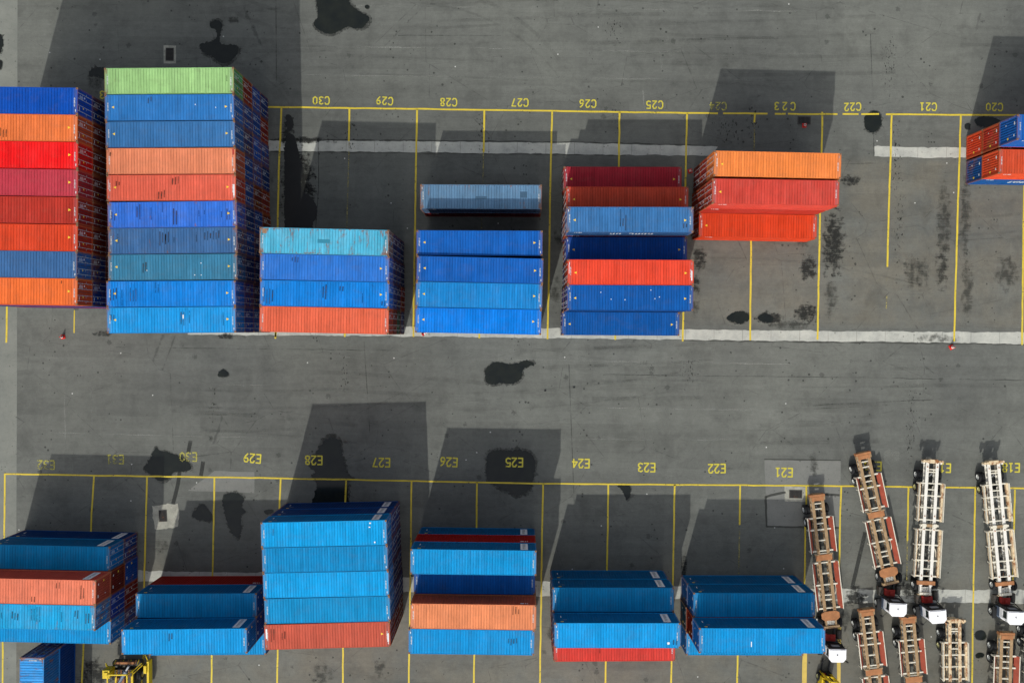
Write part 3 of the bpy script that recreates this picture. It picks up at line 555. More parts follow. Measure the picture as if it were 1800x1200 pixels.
            (-46.3, -44.2, 24.44, 28.1, 'oil2'), (-31.46, -29.65, 32.21, 33.44, 'oil2'), (-45.47, -43.03, -1.23, -0.46, 'oil'), (-32.02, -29.58, -1.33, -0.44, 'oil'),
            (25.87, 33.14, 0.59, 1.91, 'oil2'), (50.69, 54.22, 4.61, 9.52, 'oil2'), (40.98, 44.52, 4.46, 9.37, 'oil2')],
 'lines': [((-28.63, 23.6), (-10.68, 23.62), 0.18, 'line'), ((-10.68, 23.62), (3.59, 23.61), 0.18, 'line'), ((3.59, 23.61), (17.98, 23.59), 0.18, 'line'),
           ((17.98, 23.59), (21.31, 23.59), 0.18, 'line'), ((21.86, 23.61), (26.59, 23.65), 0.18, 'line'), ((27.37, 23.65), (28.53, 23.67), 0.18, 'line'),
           ((28.77, 23.66), (34.04, 23.7), 0.18, 'line'), ((34.58, 23.72), (36.28, 23.73), 0.18, 'line'), ((36.58, 23.73), (38.46, 23.75), 0.18, 'line'),
           ((39.19, 23.77), (47.23, 23.82), 0.18, 'line'), ((47.23, 23.82), (53.4, 23.87), 0.18, 'line'), ((53.4, 23.87), (66.58, 23.92), 0.18, 'line'),
           ((-25.28, 23.52), (-25.51, 16.85), 0.19, 'line'), ((-25.51, 16.85), (-25.66, -1.11), 0.19, 'line'), ((-18.04, 23.56), (-18.02, 20.11), 0.19, 'line'),
           ((-10.8, 23.61), (-10.84, 15.24), 0.19, 'line'), ((-10.84, 15.24), (-10.87, -0.7), 0.19, 'line'), ((-3.6, 23.62), (-3.61, 19.1), 0.19, 'line'),
           ((3.62, 23.63), (3.57, 15.45), 0.19, 'line'), ((3.57, 15.45), (3.52, -0.73), 0.19, 'line'), ((10.82, 23.61), (10.84, 16.77), 0.19, 'line'),
           ((18.01, 23.59), (17.98, 16.87), 0.19, 'line'), ((17.98, 16.87), (17.98, -0.75), 0.19, 'line'), ((25.22, 23.6), (25.21, 22.66), 0.19, 'line'),
           ((25.09, 11.51), (25.19, -0.52), 0.19, 'line'), ((32.43, 23.92), (32.4, 14.65), 0.19, 'line'), ((32.4, 14.65), (32.39, -0.35), 0.19, 'line'),
           ((39.82, 23.72), (39.74, 15.97), 0.19, 'line'), ((39.74, 15.97), (39.67, 7.54), 0.19, 'line'), ((47.17, 23.82), (47.07, 14.87), 0.19, 'line'),
           ((47.07, 14.87), (46.97, -0.31), 0.19, 'line'), ((54.07, 23.74), (54.1, 11.94), 0.19, 'line'), ((54.1, 11.94), (54.23, -0.57), 0.19, 'line'),
           ((-54.52, 1.99), (-54.56, -1.98), 0.19, 'line'), ((-18.19, -0.39), (-18.22, -0.81), 0.19, 'line'), ((-3.77, -0.17), (-3.79, -0.75), 0.19, 'line'),
           ((10.76, 0.05), (10.74, -0.68), 0.19, 'line'), ((-25.61, -0.44), (-25.64, -0.93), 0.19, 'line'), ((-47.27, 1.62), (-47.28, -0.83), 0.12, 'line'),
           ((-18.02, 19.08), (-18.15, 10.58), 0.11, 'lineold'), ((-3.63, 19.1), (-3.72, 10.79), 0.11, 'lineold'), ((25.21, 22.66), (25.24, 19.64), 0.11, 'lineold'),
           ((39.68, 6.45), (39.66, 5.72), 0.11, 'lineold'), ((39.68, 4.44), (39.66, 3.1), 0.11, 'lineold'), ((-17.99, 19.99), (-18.02, 19.26), 0.11, 'lineold'),
           ((-54.66, -16.1), (-24.94, -16.09), 0.17, 'line'), ((-24.94, -16.09), (3.24, -16.22), 0.17, 'line'), ((3.24, -16.22), (31.54, -15.99), 0.17, 'line'),
           ((31.54, -15.99), (66.95, -15.85), 0.17, 'line'), ((-54.63, -16.06), (-54.63, -23.92), 0.18, 'line'), ((-45.0, -16.15), (-45.24, -20.08), 0.18, 'line'),
           ((-45.24, -20.08), (-45.31, -22.54), 0.18, 'line'), ((-39.3, -16.12), (-39.52, -28.59), 0.18, 'line'), ((-32.02, -16.13), (-32.14, -26.93), 0.18, 'line'),
           ((-24.92, -16.14), (-25.02, -20.06), 0.18, 'line'), ((-17.9, -16.15), (-17.95, -19.65), 0.18, 'line'), ((-10.85, -16.16), (-10.84, -29.35), 0.18, 'line'),
           ((-10.84, -29.35), (-10.84, -39.82), 0.18, 'line'), ((-3.81, -16.17), (-3.8, -21.26), 0.18, 'line'), ((3.27, -16.18), (3.26, -27.28), 0.18, 'line'),
           ((3.26, -27.28), (3.28, -39.58), 0.18, 'line'), ((10.29, -16.13), (10.3, -25.94), 0.18, 'line'), ((17.4, -16.08), (17.38, -27.05), 0.18, 'line'),
           ((24.42, -16.09), (24.43, -20.32), 0.18, 'line'), ((31.52, -15.98), (31.54, -18.25), 0.18, 'line'), ((31.48, -20.39), (31.52, -25.6), 0.18, 'line'),
           ((31.52, -25.6), (31.48, -26.82), 0.18, 'line'), ((35.22, -16.05), (35.18, -25.54), 0.18, 'line'), ((42.45, -16.05), (42.45, -21.74), 0.18, 'line'),
           ((49.59, -16.0), (49.63, -28.37), 0.18, 'line'), ((49.63, -28.37), (49.71, -38.8), 0.18, 'line'), ((-54.71, -34.08), (-54.69, -40.56), 0.18, 'line'),
           ((-45.98, -34.12), (-46.17, -40.41), 0.18, 'line'), ((-39.46, -34.75), (-39.78, -40.31), 0.18, 'line'), ((-32.12, -34.63), (-32.12, -40.18), 0.18, 'line'),
           ((-25.01, -34.2), (-25.06, -40.06), 0.18, 'line'), ((-17.99, -33.78), (-17.97, -39.94), 0.18, 'line'), ((-3.82, -34.16), (-3.84, -39.7), 0.18, 'line'),
           ((10.33, -34.85), (10.31, -39.47), 0.18, 'line'), ((17.39, -34.73), (17.38, -39.35), 0.18, 'line'), ((24.49, -34.18), (24.48, -39.23), 0.18, 'line'),
           ((53.83, -16.06), (53.82, -26.46), 0.18, 'line'), ((24.42, -20.44), (24.45, -26.32), 0.12, 'lineold'), ((42.45, -21.74), (42.45, -26.03), 0.12, 'lineold'),
           ((31.71, -33.88), (31.67, -39.42), 0.5, 'linewide'), ((35.35, -31.05), (35.39, -39.35), 0.38, 'linewide')],
 'marks': [('C30', -21.06, 24.37, 0.78, 0.16, 0, 'num'), ('C29', -14.28, 24.43, 0.78, 0.16, -3, 'num'), ('C28', -7.44, 24.38, 0.78, 0.16, 0, 'num'),
           ('C27', 0.18, 24.46, 0.78, 0.16, 0, 'num'), ('C26', 7.41, 24.44, 0.78, 0.16, 0, 'num'), ('C25', 14.54, 24.42, 0.78, 0.16, 0, 'num'), ('C24', 21.3, 24.36, 0.78, 0.16, 0, 'numold'),
           ('C22', 35.63, 24.5, 0.78, 0.16, 3, 'num'), ('C21', 43.68, 24.62, 0.78, 0.16, 0, 'num'), ('C20', 50.71, 24.69, 0.78, 0.16, 0, 'num'), ('C33', -43.87, 24.65, 0.78, 0.16, 0, 'num'),
           ('C23', 28.42, 24.46, 0.78, 0.38, 0, 'num'), ('E32', -50.19, -15.04, 0.9, 0.1, 0, 'numold'), ('E31', -42.75, -14.34, 0.9, 0.1, 0, 'numold'),
           ('E30', -34.88, -13.94, 0.9, 0.1, 0, 'numold'), ('E29', -27.99, -13.98, 0.9, 0.1, -4, 'num'), ('E28', -21.39, -14.09, 0.9, 0.1, 0, 'num'),
           ('E27', -14.11, -14.22, 0.9, 0.1, 0, 'num'), ('E26', -6.87, -14.05, 0.9, 0.1, -3, 'num'), ('E25', 0.16, -13.98, 0.9, 0.1, 0, 'num'), ('E24', 7.3, -13.98, 0.9, 0.1, 0, 'num'),
           ('E23', 14.35, -14.3, 0.9, 0.1, 0, 'num'), ('E22', 21.88, -14.3, 0.9, 0.1, 2, 'num'), ('E21', 29.08, -14.61, 0.9, 0.1, 0, 'num'), ('E20', 38.57, -13.79, 0.9, 0.1, 0, 'num'),
           ('E19', 45.99, -13.86, 0.9, 0.1, 0, 'num'), ('E18', 53.35, -13.71, 0.9, 0.1, 0, 'num')],
 'trailers': [('A', 32.12, -16.64, -172.5, 'rust-red skeletal trailer beside the container block below mark E21'),
              ('A', 36.87, -12.16, -166.75, 'slanted rust-red skeletal trailer covering mark E20'), ('B', 44.24, -12.85, 177.99, 'white rust-spotted skeletal trailer covering mark E19'),
              ('B', 50.6, -12.87, -173.39, 'white rust-spotted skeletal trailer covering mark E18'),
              ('A', 37.6, -28.71, -172.16, 'rust-red trailer in the lower row, rear end between two tractor cabs'),
              ('A', 42.02, -29.42, -173.79, 'rust-red trailer in the lower row, starting beneath the second white cab'),
              ('C', 46.91, -29.65, -178.28, 'cream rusted trailer in the lower row beside the third white cab'),
              ('A', 52.45, -30.94, 179.23, 'rust-red trailer in the lower row beyond the long yellow line'),
              ('A', 55.46, -29.08, -177.65, 'trailer cut by the photo edge, only its twin tyres in view')],
 'tractors': [(34.02, -30.38, 180, 'white-roofed yard tractor at the corner of the container block below mark E21'),
              (40.26, -25.51, 178.5, 'white-roofed yard tractor coupled to the slanted rust-red trailer'),
              (44.09, -26.17, 185, 'white-roofed yard tractor turned a little, coupled to the trailer on E19'),
              (52.46, -26.17, 179, 'white-roofed yard tractor partly cut by the photo edge, coupled on E18')],
 'lifts': [(-40.84, -35.98, 1, 1.0, 'yellow handling machine with square guard frame, below the E30 column of the lower edge'),
           (33.76, -36.14, -8, 1.1, 'yellow forklift just below the fallen red cone, mostly cut off')],
 'cones': [(-48.46, -1.27, 0.95, 0, 10, 'plain red cone standing alone below the five-high block'),
           (30.52, 22.44, 0.95, 0, 0, 'red and white cone standing on the drain grate near mark C23'),
           (18.45, 17.42, 0.95, 0, 20, 'red cone between the maroon container and the orange one'), (-9.87, -0.44, 0.8, 80, 120, 'crushed red cone lying at the foot of the C27 block'),
           (46.68, -0.93, 1.0, 0, 30, 'red and white cone at the lower end of a lane line below C21'),
           (33.71, -36.0, 1.2, 78, -35, 'bright red cone toppled beside the ochre line and forklift')],
 'grates': [(-37.3, 29.05, 0.36, 0.62, 0, 'iron drain grate in pale frame above the light green container'),
            (-37.54, -20.33, 0.36, 0.55, 4, 'iron drain grate in broken white concrete below mark E30'),
            (30.37, -16.92, 0.62, 0.36, 0, 'iron drain grate in mortar collar beside the E21 patch'), (30.51, 22.98, 0.62, 0.36, 0, 'dark drain grate under the cone near mark C23')],
 'debris': [[3.36, -6.22], [6.44, -5.84]],
 'debl': ['small black rubber scrap on the drive lane', 'black scrap with a pointed tip on the drive lane'],
 'cross': (-48.050000000000004, -39.53)}
def ragged(pts, step, amp, seed):
    rr = random.Random(seed); out = []
    n = len(pts)
    for i in range(n):
        a, b = Vector(pts[i]), Vector(pts[(i + 1) % n]); L = (b - a).length; k = max(1, int(L / step)); nn = Vector((-(b - a).y, (b - a).x)).normalized() if L > 0 else Vector((0, 0))
        dr = 0.0
        for j in range(k):
            dr = dr * 0.6 + rr.gauss(0, amp) * 0.6 if j else 0.0
            p = a.lerp(b, j / k) + nn * dr; out.append((p.x, p.y))
    return out
def catmull(pts, sub=4):
    n = len(pts); out = []
    for i in range(n):
        p0, p1, p2, p3 = [Vector(pts[(i + k) % n]) for k in (-1, 0, 1, 2)]
        for j in range(sub):
            t = j / sub
            q = 0.5 * ((2 * p1) + (-p0 + p2) * t + (2 * p0 - 5 * p1 + 4 * p2 - p3) * t * t + (-p0 + 3 * p1 - 3 * p2 + p3) * t ** 3)
            out.append((q.x, q.y))
    return out
for i, (nm, pts, z, mat, step, amp) in enumerate(D['sheets']):
    sheet(nm, ragged(pts, step, amp, i), z, mat)
for i, pts in enumerate(D['puddles']):
    cx_ = sum(p[0] for p in pts) / len(pts); cy_ = sum(p[1] for p in pts) / len(pts)
    sheet('damp_edge', ragged(catmull([(cx_ + (p[0] - cx_) * 1.07 + .05, cy_ + (p[1] - cy_) * 1.12 - .04) for p in pts], 4), 0.1, 0.16, 300 + i), 0.0098, 'halo')
    sheet('puddle', ragged(catmull(pts, 4), 0.09, 0.085, 100 + i), 0.012, 'wet')
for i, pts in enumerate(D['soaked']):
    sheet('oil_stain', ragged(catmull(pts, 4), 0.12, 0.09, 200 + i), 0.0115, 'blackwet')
for i, (x0, x1, y0, y1, mat) in enumerate(D['stains']):
    sheet('oil_stain', [(x0, y0), (x1, y0), (x1, y1), (x0, y1)], 0.008 + 0.0004 * (i % 8), mat)
for i, (a, b, wd, mat) in enumerate(D['lines']):
    a, b = Vector(a), Vector(b); n = (b - a); n = Vector((-n.y, n.x)).normalized() * wd / 2
    k = max(1, int((b - a).length / 1.1)); rr = random.Random(i); up = []; dn = []
    for j in range(k + 1):
        p = a.lerp(b, j / k); e = n.normalized() * rr.gauss(0, 0.012); up.append(p + n * rr.uniform(.9, 1.08) + e); dn.append(p - n * rr.uniform(.9, 1.08) + e)
    sheet('lane_line', [(p.x, p.y) for p in dn] + [(p.x, p.y) for p in reversed(up)], 0.0165 + 0.0004 * (i % 3), mat)
def ribbon(name, pts, wd, z, mat):
    P = [Vector(p) for p in pts]; up = []; dn = []
    for j, p in enumerate(P):
        t = (P[min(j + 1, len(P) - 1)] - P[max(j - 1, 0)]).normalized(); n = Vector((-t.y, t.x)) * wd / 2; up.append(p + n); dn.append(p - n)
    b = MB()
    for j in range(len(P) - 1): b.poly([(dn[j].x, dn[j].y, z), (dn[j + 1].x, dn[j + 1].y, z), (up[j + 1].x, up[j + 1].y, z), (up[j].x, up[j].y, z)])
    tag(new(name, b.mesh(name, [mat])), kind='structure')
rr = random.Random(21)
for i in range(34):                       # faint tyre tracks, in pairs, along and turning off the drive lanes
    x0 = rr.uniform(-54, 50); y0 = rr.choice((rr.uniform(-13, -1.5), rr.uniform(26, 37), rr.uniform(-12, -2), rr.uniform(2, 18) if x0 > 16 else rr.uniform(26, 36)))
    a = rr.gauss(0, .03) if i % 8 else rr.uniform(-.5, .5); ln = rr.uniform(6, 26); k = rr.gauss(0, .005) if i % 8 else rr.choice((-1, 1)) * rr.uniform(.04, .11)
    for off in (0, 1.85):
        x, y, aa = x0 - math.sin(a) * off, y0 + math.cos(a) * off, a; pts = []
        for j in range(int(ln / .8)): pts.append((x, y)); x += .8 * math.cos(aa); y += .8 * math.sin(aa); aa += k * .8
        if len(pts) > 2: ribbon('tyre_track', pts, rr.uniform(.2, .42), .0056 + .00004 * i, 'tyre')
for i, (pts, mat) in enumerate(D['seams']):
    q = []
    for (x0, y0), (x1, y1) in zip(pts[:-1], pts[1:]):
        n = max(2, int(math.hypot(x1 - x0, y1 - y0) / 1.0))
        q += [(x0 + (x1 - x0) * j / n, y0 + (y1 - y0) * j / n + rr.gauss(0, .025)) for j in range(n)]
    ribbon('paving_seam', q + [pts[-1]], .11 if mat == 'seam' else (.42 if mat == 'damp2' else .08), .0052 + .00002 * i, mat)  # paving seams and the painted shadow streaks alike
# stroke lettering
GL = {'C': [[(.95, .82), (.75, 1), (.3, 1), (.05, .75), (.05, .25), (.3, 0), (.75, 0), (.95, .18)]],
 'E': [[(.9, 1), (.1, 1), (.1, 0), (.9, 0)], [(.1, .5), (.75, .5)]],
 '0': [[(.5, 1), (.1, .8), (.1, .2), (.5, 0), (.9, .2), (.9, .8), (.5, 1)]],
 '1': [[(.25, .8), (.55, 1), (.55, 0)], [(.25, 0), (.85, 0)]],
 '2': [[(.08, .78), (.3, 1), (.7, 1), (.9, .75), (.75, .5), (.08, 0), (.95, 0)]],
 '3': [[(.08, .88), (.4, 1), (.8, .92), (.85, .68), (.45, .52), (.85, .36), (.85, .12), (.5, 0), (.08, .1)]],
 '4': [[(.7, 0), (.7, 1), (.05, .32), (.98, .32)]],
 '5': [[(.88, 1), (.15, 1), (.1, .55), (.6, .62), (.9, .42), (.85, .12), (.5, 0), (.08, .1)]],
 '6': [[(.8, 1), (.35, .75), (.1, .35), (.25, .04), (.65, 0), (.9, .22), (.75, .5), (.3, .48), (.13, .34)]],
 '7': [[(.08, 1), (.92, 1), (.4, 0)]],
 '8': [[(.5, .53), (.15, .72), (.25, .97), (.5, 1), (.75, .97), (.85, .72), (.5, .53), (.1, .28), (.2, .04), (.5, 0), (.8, .04), (.9, .28), (.5, .53)]],
 '9': [[(.25, 0), (.65, .3), (.9, .65), (.7, .97), (.3, .97), (.1, .75), (.25, .5), (.7, .52), (.87, .66)]]}
def stroke(b, pts, wd, z):
    P = [Vector(p) for p in pts]
    for i in range(len(P) - 1):
        dd = (P[i + 1] - P[i]).normalized(); n = Vector((-dd.y, dd.x)) * wd / 2; e = dd * wd * 0.28
        q = [P[i] - e - n, P[i + 1] + e - n, P[i + 1] + e + n, P[i] - e + n]
        zz = z + 0.0006 * (i % 5)
        b.poly([(p.x, p.y, zz) for p in q])
for txt, x, y, h, sp, yaw, mat in D['marks']:
    b = MB(); cw = h * 0.62; tot = len(txt) * cw + (len(txt) - 1) * sp; cx = -tot / 2
    for ch in txt:
        for st in GL[ch]: stroke(b, [(cx + p[0] * cw, (p[1] - .5) * h) for p in st], h * 0.165, 0)
        cx += cw + sp
    o = new('bay_number', b.mesh('bay_number', [mat])); o.location = (x, y, 0.019); o.rotation_euler = (0, 0, R(180 + yaw)); tag(o, kind='structure')

# ---------------------------------------------------------------- shipping containers
L_, W_ = 12.192, 2.438
def cont_meshes(H):
    H = H - 0.004; hx, hy = L_ / 2, W_ / 2; out = {}
    # frame: posts, rails, castings
    f = MB()
    for sx in (-1, 1):
        for sy in (-1, 1):
            x0, x1 = sorted((sx * hx, sx * (hx - .13))); y0, y1 = sorted((sy * (hy - .004), sy * (hy - .13)))
            f.box(x0, x1, y0, y1, .118, H - .118)
            cx0, cx1 = sorted((sx * hx, sx * (hx - .178))); cy0, cy1 = sorted((sy * hy, sy * (hy - .162)))
            for z0, z1 in ((0, .118), (H - .118, H)):
                f.box(cx0, cx1, cy0, cy1, z0, z1, 1)
            hx0, hx1 = sorted((sx * (hx - .05), sx * (hx - .128))); hy0, hy1 = sorted((sy * (hy - .05), sy * (hy - .11)))
            f.poly([(hx0, hy0, H + .002), (hx1, hy0, H + .002), (hx1, hy1, H + .002), (hx0, hy1, H + .002)], 2)
            f.poly([(sx * (hx + .002), hy0, H - .08), (sx * (hx + .002), hy1, H - .08), (sx * (hx + .002), hy1, H - .035), (sx * (hx + .002), hy0, H - .035)], 2)
    for sy in (-1, 1):
        y0, y1 = sorted((sy * (hy - .01), sy * (hy - .07))); f.box(-hx + .178, hx - .178, y0, y1, H - .075, H - .012)
        y0, y1 = sorted((sy * (hy - .01), sy * (hy - .06))); f.box(-hx + .178, hx - .178, y0, y1, .02, .17)
    for sx in (-1, 1):
        x0, x1 = sorted((sx * (hx - .01), sx * (hx - .09))); f.box(x0, x1, -hy + .162, hy - .162, H - .11, H - .014)
        f.box(x0, x1, -hy + .162, hy - .162, .02, .16)
    f.box(-hx + .09, hx - .09, -hy + .06, hy - .06, .03, .12, 2)
    out['frame'] = f.mesh('container_frame', ['frame', 'cast', 'hole'])
    # roof sheet with pressed corrugations across
    def roof(tri, code, short=False):
        r = MB(); xe = hx - .3; zt, zb = H - .014, H - .036; xs = []
        n = int(round(2 * xe / PER)); x = -n / 2 * PER
        k0 = int(math.floor(x / PER)); pts = [(-hx + .09, zt)]
        for k in range(k0, k0 + n):
            c0 = k * PER
            for u, z in ((.06, zb), (.16, zt), (.84, zt), (.94, zb)): pts.append((c0 + u * PER, z))
        pts.append((hx - .09, zt)); ye = hy - .07
        pts = [p for p in pts if abs(p[0]) <= hx - .09 + 1e-6]
        vs = [(a, -ye, z) for a, z in pts] + [(a, ye, z) for a, z in pts]; n = len(pts)
        r.faces(vs, [(i, i + 1, n + i + 1, n + i) for i in range(n - 1)])
        q = H - .011
        if code:
            for sx in (-1, 1):
                rr = random.Random(5 + sx); yy = -.48 if sx > 0 else -.30
                for k in range(11):
                    if k in (4, 9): yy += .03
                    ln = rr.uniform(.04, .052)
                    cx = sx * (hx - .30)
                    for (a0, a1, b0, b1) in ((-.055, .055, 0, .022), (-.055, -.03, 0, ln), (.03, .055, 0, ln * rr.choice((1, .6))), (-.012, .012, 0, ln * rr.choice((1, .7)))):
                        r.box(cx + a0, cx + a1, yy + b0, yy + b1, q, q + .002, 1)
                    yy += .066
                for k, yy in enumerate((-.85,)):
                    r.box(sx * (hx - .2) - .025, sx * (hx - .2) + .025, yy - .1, yy + .1, H - .011, H - .009, 1 if (k + (sx > 0)) % 2 else 3)
        if tri:
            for sx in ((-1, 1) if tri == 2 else (1,)):
                cx = sx * (hx - .78); yy = .05
                r.poly([(cx - sx * .11, yy - .12, q + .002), (cx - sx * .11, yy + .12, q + .002), (cx + sx * .13, yy, q + .002)][::(1 if sx < 0 else -1)], 2)
        return r
    for key, (t, c) in {'roof': (0, 1), 'roof1': (1, 1), 'roof2': (2, 1), 'roof0': (0, 0)}.items():
        out[key] = roof(t, c).mesh('container_roof', ['roof', 'mark', 'ylw', 'markgrey'])
    # side wall (y+) with vertical corrugations; sy=-1 mirrored
    def wall(sy, banner, text):
        b = MB(); z0, z1 = .16, H - .07; pts = [(-hx + .13, hy - .03)]; p = .278; n = int((L_ - .5) / p); x = -n * p / 2
        for k in range(n):
            for u, dd in ((.0, .03), (.26, .03), (.5, .066), (.76, .066)): pts.append((x + (k + u) * p, hy - dd))
        pts.append((hx - .13, hy - .03)); vs = [(a, sy * c, z0) for a, c in pts] + [(a, sy * c, z1) for a, c in pts]; m = len(pts)
        fs = [(i, i + 1, m + i + 1, m + i) for i in range(m - 1)]
        if sy > 0: fs = [tuple(reversed(f_)) for f_ in fs]
        b.faces(vs, fs)
        yo = sy * (hy - .026); yi = sy * (hy - .029)
        def dec(x0, x1, za, zb, mm):
            y0, y1 = sorted((yo, yi)); b.box(min(x0, x1), max(x0, x1), y0, y1, za, zb, mm)
        if banner:
            e = sy; xb = e * (hx - 1.55)
            dec(xb, xb + e * .72, .35, H - .35, 1)
            yo += sy * .003; yi += sy * .003
            rr = random.Random(3)
            z = .5
            while z < H - .6:
                dec(xb + e * .2, xb + e * (.5 if rr.random() < .8 else .36), z, z + .09, 3); z += .15
            dec(-e * (hx - .65), -e * (hx - .95), H - .55, H - .38, 2)
            dec(-e * (hx - .7), -e * (hx - .78), .9, 1.35, 1); dec(-e * (hx - .9), -e * (hx - 1.3), H - 1.0, H - .93, 3)
        else:
            for k, (a, ww, za, zb) in enumerate(((.8, .1, H - .6, H - .42), (.98, .12, H - .6, H - .42), (1.2, .34, H - .6, H - .42))):
                dec(-sy * -(hx - a - ww), -sy * -(hx - a), za, zb, 1)
        if text:
            rr = random.Random(11); x = -2.4
            for k in range(7):
                ww = .42
                if k != 4:
                    dec(x, x + .11, 1.1, 1.9, 1); dec(x + .11, x + ww, 1.8, 1.9, 1) if k % 2 else dec(x + .11, x + ww, 1.1, 1.2, 1)
                    dec(x + ww - .1, x + ww, 1.1 if k % 3 else 1.5, 1.9, 1)
                x += .62
        return b
    for key, a in {'wallp': (1, 0, 0), 'wallm': (-1, 0, 0), 'wallpb': (1, 1, 0), 'wallmb': (-1, 1, 0), 'wallpt': (1, 0, 1), 'wallmt': (-1, 0, 1)}.items():
        out[key] = wall(*a).mesh('container_side_wall', ['paint', 'mark', 'ylw', 'markgrey'])
    # front end wall at x-
    b = MB(); z0, z1 = .16, H - .11; pts = []; p = .25; n = 8; y = -n * p / 2; pts.append((-hy + .13, .04))
    for k in range(n):
        for u, dd in ((.0, .035), (.25, .035), (.5, .085), (.75, .085)): pts.append((y + (k + u) * p, dd))
    pts.append((hy - .13, .035)); m = len(pts)
    vs = [(-hx + c, a, z0) for a, c in pts] + [(-hx + c, a, z1) for a, c in pts]
    b.faces(vs, [(i + 1, i, m + i, m + i + 1) for i in range(m - 1)])
    for y0, ww, za in ((.35, .3, H - .55), (-.75, .2, H - .6), (.5, .1, 1.0)): b.box(-hx + .029, -hx + .032, y0, y0 + ww, za, za + .13, 1)
    b.box(-hx + .029, -hx + .032, -.9, -.7, 1.3, 1.5, 2)
    out['end'] = b.mesh('container_end_wall', ['paint', 'mark', 'ylw'])
    # one door leaf (y from 0 to +), x+
    for key, sy in (('doorp', 1), ('doorm', -1)):
        b = MB(); xo = hx - .035
        def bx(x0, x1, y0, y1, z0, z1, m=0): ya, yb = sorted((sy * y0, sy * y1)); b.box(x0, x1, ya, yb, z0, z1, m)
        bx(xo - .05, xo - .012, .02, hy - .135, .17, H - .12)
        for z0, z1 in ((.19, .72), (.8, 1.33), (1.41, 1.94), (2.02, H - .16)): bx(xo - .012, xo, .06, hy - .2, z0, z1)
        bx(xo - .02, xo - .006, .0, .018, .17, H - .12, 1); bx(xo - .02, xo - .006, hy - .133, hy - .122, .17, H - .12, 1)
        for z in (.35, .95, 1.6, H - .4): bx(xo - .01, xo + .02, hy - .15, hy - .1, z, z + .12)
        if sy > 0:
            for k in range(5): bx(xo, xo + .003, .36, .62 + .08 * (k % 2), H - .42 - k * .13, H - .385 - k * .13, 2)
            bx(xo, xo + .003, .5, .66, 1.3, 1.42, 2)
        else: bx(xo, xo + .003, .36, .5, 1.5, 1.64, 3); bx(xo, xo + .003, .4, .72, H - .4, H - .34, 2)
        out[key] = b.mesh('container_door', ['paint', 'gasket', 'mark', 'ylw'])
    for key, y in (('rod1', .30), ('rod2', .80), ('rod3', -.30), ('rod4', -.80)):
        b = MB(); b.tube((hx - .008, y, .1), (hx - .008, y, H - .06), .024, 6)
        for z in (.14, .8, 1.7, H - .14): b.box(hx - .032, hx - .001, y - .045, y + .045, z, z + .04)
        b.beam((hx - .003, y, 1.12), (hx - .003, y + (.2 if y > 0 else -.2), 1.12), .02, .03)
        out[key] = b.mesh('lock_rod', ['rod'])
    return out
CM = {'S': cont_meshes(2.591), 'H': cont_meshes(2.896)}
COL = {'navy': ((18, 62, 128), 'navy blue'),
 'maroon': ((140, 44, 46), 'maroon'),
 'royal': ((24, 78, 182), 'royal blue'),
 'red': ((190, 56, 44), 'red'),
 'blue': ((28, 88, 170), 'blue'),
 'brownred': ((168, 66, 44), 'brown-red'),
 'orange': ((240, 122, 66), 'orange'),
 'darkred': ((150, 50, 42), 'dark red'),
 'scarlet': ((252, 28, 30), 'scarlet'),
 'crimson': ((196, 62, 76), 'faded crimson'),
 'vermilion': ((226, 72, 40), 'vermilion'),
 'slate': ((66, 108, 160), 'slate blue'),
 'tangerine': ((248, 116, 56), 'tangerine orange'),
 'lightgreen': ((164, 204, 134), 'light green'),
 'midblue': ((52, 124, 196), 'mid-blue'),
 'cobalt': ((34, 96, 190), 'cobalt blue'),
 'denim': ((62, 118, 176), 'denim blue'),
 'peach': ((240, 140, 102), 'peach orange'),
 'salmon': ((232, 102, 80), 'salmon red'),
 'cornflower': ((56, 118, 222), 'scuffed cornflower blue'),
 'teal': ((62, 128, 164), 'teal blue'),
 'azure': ((30, 130, 228), 'azure blue'),
 'sky': ((46, 152, 234), 'sky blue'),
 'cyan': ((84, 186, 222), 'rust-streaked cyan'),
 'cobaltlight': ((50, 122, 214), 'mid-blue'),
 'coral': ((236, 106, 76), 'coral red'),
 'green': ((40, 120, 90), 'green'),
 'azurelight': ((42, 134, 216), 'faded azure blue'),
 'brightazure': ((10, 128, 238), 'bright azure blue'),
 'greyblue': ((104, 140, 174), 'weathered grey-blue'),
 'maroonlight': ((178, 44, 58), 'maroon'),
 'redbrown': ((206, 74, 52), 'brick red'),
 'royaldark': ((20, 76, 170), 'dark royal blue'),
 'tomato': ((242, 76, 52), 'bright tomato red'),
 'cobaltdark': ((26, 88, 172), 'cobalt blue'),
 'orange2': ((250, 138, 70), 'bright orange'),
 'redcoral': ((216, 74, 62), 'coral red'),
 'vermilionred': ((222, 70, 36), 'vermilion'),
 'vermilionlight': ((226, 84, 50), 'vermilion'),
 'navyblue': ((14, 84, 166), 'navy blue'),
 'oceanblue': ((4, 138, 206), 'ocean blue'),
 'salmonlight': ((238, 128, 98), 'salmon orange'),
 'aqua': ((40, 162, 226), 'stained aqua blue'),
 'azureblue': ((4, 146, 218), 'azure blue'),
 'oceanblue2': ((4, 138, 208), 'ocean blue'),
 'azureblue2': ((6, 152, 230), 'azure blue'),
 'azurebright': ((4, 160, 236), 'bright azure blue'),
 'oceanblue3': ((4, 142, 208), 'ocean blue'),
 'brick': ((206, 92, 72), 'brick red'),
 'crimsondark': ((190, 34, 34), 'crimson'),
 'blueshade': ((8, 96, 186), 'dark blue'),
 'peachorange': ((242, 144, 98), 'peach orange'),
 'azureblue3': ((4, 146, 222), 'azure blue'),
 'redbright': ((226, 66, 56), 'bright red'),
 'tealdark': ((30, 110, 128), 'dark teal'),
 'skyrib': ((44, 156, 232), 'sky blue')}
